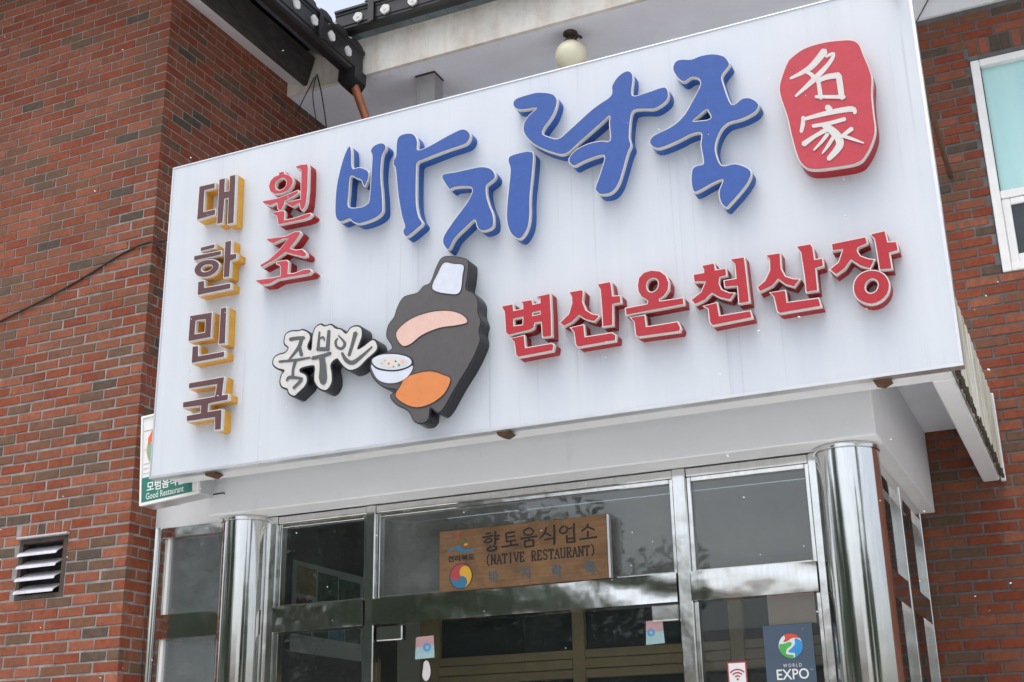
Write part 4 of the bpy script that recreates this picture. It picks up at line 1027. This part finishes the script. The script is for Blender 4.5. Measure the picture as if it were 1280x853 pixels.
# ================================================================== LOUVRE VENT
vn = thing('louvre_vent', 'dark framed wall vent with four pale metal louvres, set in the brick wing', 'vent', ((vx0+vx1)/2, YW, vz0))
for a in ((vx0+.003, vx0+.03, vz0+.003, vz1-.003), (vx1-.036, vx1-.003, vz0+.003, vz1-.003), (vx0+.0305, vx1-.0365, vz0+.003, vz0+.03), (vx0+.0305, vx1-.0365, vz1-.03, vz1-.003)):
    box('frame', 'vent_frame', vn, a[0], a[1], YW+.004, YW+.055, a[2], a[3])
box('drip_cap', 'louvre', vn, vx0-.004, vx1+.012, YW-.03, YW+.03, vz1-.002, vz1+.010, ch=.003)
box('back', 'dark_void', vn, vx0+.003, vx1-.003, YW+.0555, YW+.0595, vz0+.003, vz1-.003)
h = (vz1-vz0-.07)/4
for k in range(4):
    zb = vz0+.028+h*k; x0, x1 = vx0+.006, vx1-.05
    # each blade: a tilted sheet whose lower front edge has a folded lip
    mb = MB()
    mb.add([(x0+.03, YW+.048, zb+h*.86), (x1+.008, YW+.048, zb+h*.86), (x1-.012, YW-.012, zb+h*.34), (x0+.002, YW-.012, zb+h*.34),
            (x0+.03, YW+.05, zb+h*.82), (x1+.008, YW+.05, zb+h*.82), (x1-.012, YW-.009, zb+h*.30), (x0+.002, YW-.009, zb+h*.30)],
           [(0, 1, 2, 3), (4, 7, 6, 5), (0, 4, 5, 1), (2, 6, 7, 3), (1, 5, 6, 2), (0, 3, 7, 4)])
    mb.add([(x0+.002, YW-.013, zb+h*.34), (x1-.012, YW-.013, zb+h*.34), (x1-.018, YW-.018, zb+h*.10), (x0-.002, YW-.018, zb+h*.10),
            (x0+.002, YW-.010, zb+h*.34), (x1-.012, YW-.010, zb+h*.34), (x1-.018, YW-.015, zb+h*.10), (x0-.002, YW-.015, zb+h*.10)],
           [(0, 1, 2, 3), (4, 7, 6, 5), (0, 4, 5, 1), (2, 6, 7, 3), (1, 5, 6, 2), (0, 3, 7, 4)])
    mb.build('louvre', 'louvre', vn)

# ================================================================== WINDOW ON THE RIGHT
wn = thing('window', 'white framed window with pale teal upper pane in the brick wall', 'window', ((wx0+wx1)/2, YM, wz0))
V = 'pvc_white'; ya, yb = YM-.012, YM+.08
a0, a1, c0, c1 = wx0+.004, wx1-.004, wz0+.004, wz1-.034
zm = onY(1250, 240, YM).z; tw = .055
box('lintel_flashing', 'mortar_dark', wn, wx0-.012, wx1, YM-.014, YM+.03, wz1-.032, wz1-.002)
box('frame', V, wn, a0, a0+tw, ya, yb, c0, c1, ch=.005); box('frame', V, wn, a1-tw, a1, ya, yb, c0, c1, ch=.005)
box('frame', V, wn, a0+tw+.001, a1-tw-.001, ya, yb, c1-.05, c1, ch=.005); box('frame', V, wn, a0+tw+.001, a1-tw-.001, ya, yb, c0, c0+.06, ch=.005)
box('mullion', V, wn, a0+tw+.001, a1-tw-.001, ya+.008, yb, zm-.05, zm+.005, ch=.004)
box('seal', 'side_black', wn, a0+tw, a0+tw+.006, ya+.03, ya+.04, zm, c1-.05)
box('pane', 'teal_pane', wn, a0+tw, a1-tw, YM+.035, YM+.042, zm+.003, c1-.048)
u0, u1, q0, q1 = a0+tw+.002, (a0+a1)/2, c0+.062, zm-.052
for a in ((u0, u0+.05, q0, q1), (u1-.05, u1, q0, q1), (u0+.051, u1-.051, q0, q0+.05), (u0+.051, u1-.051, q1-.045, q1)):
    box('sash', V, wn, a[0], a[1], ya+.016, ya+.05, a[2], a[3], ch=.004)
box('pane', 'house_glass', wn, u0+.045, u1-.045, ya+.034, ya+.04, q0+.045, q1-.04)
box('pane', 'house_glass', wn, u1, a1-tw, ya+.060, ya+.066, q0, q1)

# ================================================================== GLOBE LAMP, POST, WIRES
lb = onY(713, 43, 7.44); lz = ZSO
lp = thing('globe_lamp', 'round cream globe lamp hanging from the eave soffit', 'lamp', (lb.x, 7.44, lz-.3))
MB().lathe(lb.x, 7.44, [(0, lz-.001), (.052, lz-.001), (.055, lz-.014), (.03, lz-.03), (.012, lz-.034), (.012, lz-.06), (.03, lz-.064), (.05, lz-.075), (.055, lz-.095), (.0, lz-.096)], 28).build('base', 'vent_frame', lp, smooth=True)
gz = lz-.095-.10
MB().lathe(lb.x, 7.44, [(max(.001, .118*math.sin(math.pi*i/16)), gz+.118*math.cos(math.pi*i/16)) for i in range(1, 17)], 32).build('globe', 'globe', lp, smooth=True)
mb = MB().tube([(lb.x+.045, 7.42, lz-.07), (lb.x+.075, 7.41, lz-.062), (lb.x+.095, 7.41, lz-.085)], .011, 8); mb.build('clamp', 'cable_black', lp)
q = onY(519, 130, 7.45); q2 = onY(541, 130, 7.45)
pp = thing('support_post', 'square grey metal post running up to the eave soffit behind the sign', 'post', ((q.x+q2.x)/2, 7.53, Z(2.16)))
box('shaft', 'galvanised', pp, q.x, q2.x+.008, 7.46, 7.60, Z(2.162), ZSO-.013, ch=.004)
box('shadow_plate', 'vent_frame', pp, q.x-.006, q2.x+.012, 7.455, 7.607, ZSO-.012, ZSO-.001)  # dark plate standing in for the post's shadow line on the soffit
def wire(name, label, pts, r, mat='cable_black', n=6):
    P_ = [Vector(p) for p in pts]; out = []
    for i in range(len(P_)-1):
        a, b, c, d = P_[max(i-1, 0)], P_[i], P_[i+1], P_[min(i+2, len(P_)-1)]
        for k in range(6):
            t = k/6; out.append(.5*((2*b)+(c-a)*t+(2*a-5*b+4*c-d)*t*t+(3*b-a-3*c+d)*t**3))
    out.append(P_[-1]); return tag(MB().tube(out, r, n).build(name, mat, smooth=True), label, 'cable')
yc = YW-.008
wire('cable', 'black cable strung slanting across the brick wing front to its corner', [onY(-60, 432, yc), onY(0, 402, yc), onY(60, 372, yc), onY(110, 344, yc), onY(150, 319, yc), onY(183, 304, yc), (XW+.012, YW+.01, onY(188, 303, yc).z)], .0065)
z_ = onY(188, 303, yc).z
wire('cable', 'upper loop of thin black cable between wing corner and sign board', [(XW+.01, YW+.02, z_), (XW+.03, YW+.1, z_+.05), (XW+.12, YW+.02, z_+.04), (XW+.30, YW-.05, z_-.05), (SX0+.1, YS+.12, z_-.1)], .005)
wire('cable', 'drooping black cable hanging from the wing corner behind the sign board', [(XW+.012, YW+.03, z_-.02), (XW+.03, YW+.09, z_-.10), (XW+.10, YW+.05, z_-.33), (XW+.25, YW, z_-.52), (SX0+.1, YS+.12, z_-.62)], .006)
wire('cable', 'short black cable from the wing corner straight into the sign board', [(XW+.012, YW+.01, z_+.0), (XW+.15, YW-.02, z_-.06), (XW+.30, YW-.1, z_-.06), (SX0+.1, YS+.12, z_-.12)], .005)
yy = 7.24
wire('cable', 'straight thin cable dropping from the beam end under the eave', [onY(396, 93, yy), onY(402, 118, yy), onY(409, 165, yy), onY(412, 190, yy)], .005)
wire('cable', 'curved thin cable hanging between beam end and sign board', [onY(395, 95, yy), onY(391, 120, yy), onY(396, 155, yy), onY(400, 175, yy)], .004)
wire('cable', 'thin cable slanting from the beam end back to the brick side wall', [onY(393, 97, yy), onY(384, 115, yy), onY(374, 135, yy), onY(368, 148, yy)], .0045)
wire('cable', 'thin wire rising from the top corner of the sign board to the white cornice', [onY(1132, 52, YM-.06), onY(1145, 28, YM-.05), onY(1160, 0, YM-.04), onY(1172, -24, YM-.03)], .0045)
a = onY(1188, 220, YM-.004); b_ = Vector((SX1-.03, YS+.07, Z(3.02)))
b2 = onY(1154, 108, 6.6)
mb = MB().tube([b2+(b2-a)*.9, b2, a], .017, 8); tag(mb.build('brace_rod', 'rust'), 'rusty brown rod bracing the sign board against the brick wall', 'rod')

# ================================================================== ACROSS THE STREET (seen in glass and steel)
def make_tree(name, label, x, y, h, seed):
    t_ = thing(name, label, 'tree', (x, y, 0), 'trees across the street'); r = random.Random(seed)
    mb = MB(); tips = []
    mb.tube([(x, y, 0), (x+.1, y, h*.25), (x+r.uniform(-.3, .3), y, h*.55), (x, y, h*.9)], [.22, .17, .11, .03], 9)
    for k in range(9):
        a = r.uniform(0, 6.28); z0 = h*r.uniform(.25, .6); l = h*r.uniform(.22, .36)
        e = Vector((x+l*math.cos(a), y+l*math.sin(a), z0+l*r.uniform(.4, .9))); mb.tube([(x, y, z0), (Vector((x, y, z0))+e)/2+Vector((0, 0, .15)), e], [.08, .05, .02], 6); tips.append(e)
    mb.build('trunk', 'bark', t_)
    cl = [(e, h*r.uniform(.12, .2)) for e in tips]+[(Vector((x+r.gauss(0, h*.16), y+r.gauss(0, h*.16), h*r.uniform(.35, .97))), h*r.uniform(.1, .18)) for _ in range(16)]
    mb = MB()
    for i in range(7000):
        c, rad = r.choice(cl); d = Vector((r.gauss(0, 1), r.gauss(0, 1), r.gauss(0, .8))).normalized()*rad*(r.random()**.4); p_ = c+d
        a = Vector((r.gauss(0, 1), r.gauss(0, 1), r.gauss(0, .6))).normalized(); b = a.cross(Vector((r.gauss(0, 1), r.gauss(0, 1), r.gauss(0, 1)))).normalized(); q = r.uniform(.10, .20)
        mb.add([p_-a*q, p_+b*q*.5, p_+a*q, p_-b*q*.5], [(0, 1, 2, 3)])
    mb.build('crown', 'leaf', t_)
for i, (x, y, h) in enumerate(((-13, -12, 9.5), (-17.5, -13, 10.5), (-22, -11, 9), (-27, -9, 11), (-19, -19, 12), (-12.5, -20, 9.0), (-33, -5, 10), (9, -14, 7.5), (14, -10, 8.5))):
    make_tree('leafy_tree', 'dark leafy tree standing across the street from the porch', x, y, h, 20+i)
mb = MB(); hv = []; hf = []; r8 = random.Random(4); nh = 60
for i in range(nh+1):
    a = R_(180+(-90+180*i/nh)); az = math.degrees(a)-180            # directions behind the camera
    top = 7+20*max(0, math.cos(R_((az-48)*1.8)))+2.5*math.sin(i*.9)+1.5*math.sin(i*2.3)
    for d, zz in ((120, -1), (150, top*.62), (185, top), (230, -1)):
        hv.append((-d*math.sin(-a)*-1*1.0 if False else d*math.sin(a+math.pi)*-1, -d*math.cos(a+math.pi), zz))
for i in range(nh):
    for j in range(3): hf.append((i*4+j, (i+1)*4+j, (i+1)*4+j+1, i*4+j+1))
plain('hill_green', (.085, .092, .08), .95, var=.5, scale=.4)
tag(MB().add(hv, hf).build('reflection_hill', 'hill_green', smooth=True), kind='structure')  # unseen hill, added and shaped to darken the low reflections
hs_ = thing('house', 'low cream house with dark roof across the street', 'house', (-5, -24, 0))
box('wall', 'house_wall', hs_, -12, 2.5, -30, -24, 0, 4.6)
mb = MB(); prism(mb, [[(-24+.5, 4.55), (-27, 6.0), (-30.5, 4.55), (-30.5, 4.4), (-24+.5, 4.4)]], -12.5, 3, True, True, P=lambda a, b, c: (b, a, c)); mb.build('roof', 'tile_roof', hs_)
for k in range(4):
    x = -11+k*3.4; f_ = box('window', 'pvc_white', hs_, x, x+1.8, -23.98, -23.9, 1.2, 3.2); box('pane', 'house_glass', f_, x+.08, x+.86, -23.89, -23.88, 1.28, 3.12); box('pane', 'house_glass', f_, x+.94, x+1.72, -23.89, -23.88, 1.28, 3.12)

# ================================================================== FALLING SNOW
mb = MB(); r = random.Random(42)
for i in range(150):
    Yd = r.uniform(1.8, 5.2); px_, py_ = r.uniform(-60, 1340), r.uniform(-60, 910); c = onY(px_, py_, Yd)
    a = r.uniform(.0012, .0027)*(Yd/4)**.5; l = a*r.uniform(1.0, 2.2); d = Vector((r.uniform(.2, 1), r.uniform(-.4, .4), r.uniform(-.7, .1))).normalized()
    u = d.cross(Vector((0, 1, .2))).normalized(); v = d.cross(u)
    mb.add([c+d*l, c+u*a, c+v*a*.8, c-u*a*.9, c-v*a, c-d*l], [(0, 1, 2), (0, 2, 3), (0, 3, 4), (0, 4, 1), (5, 2, 1), (5, 3, 2), (5, 4, 3), (5, 1, 4)])
tag(mb.build('snowflakes', 'snow'), 'light white snowflakes drifting in front of the building', 'snow', kind='stuff')
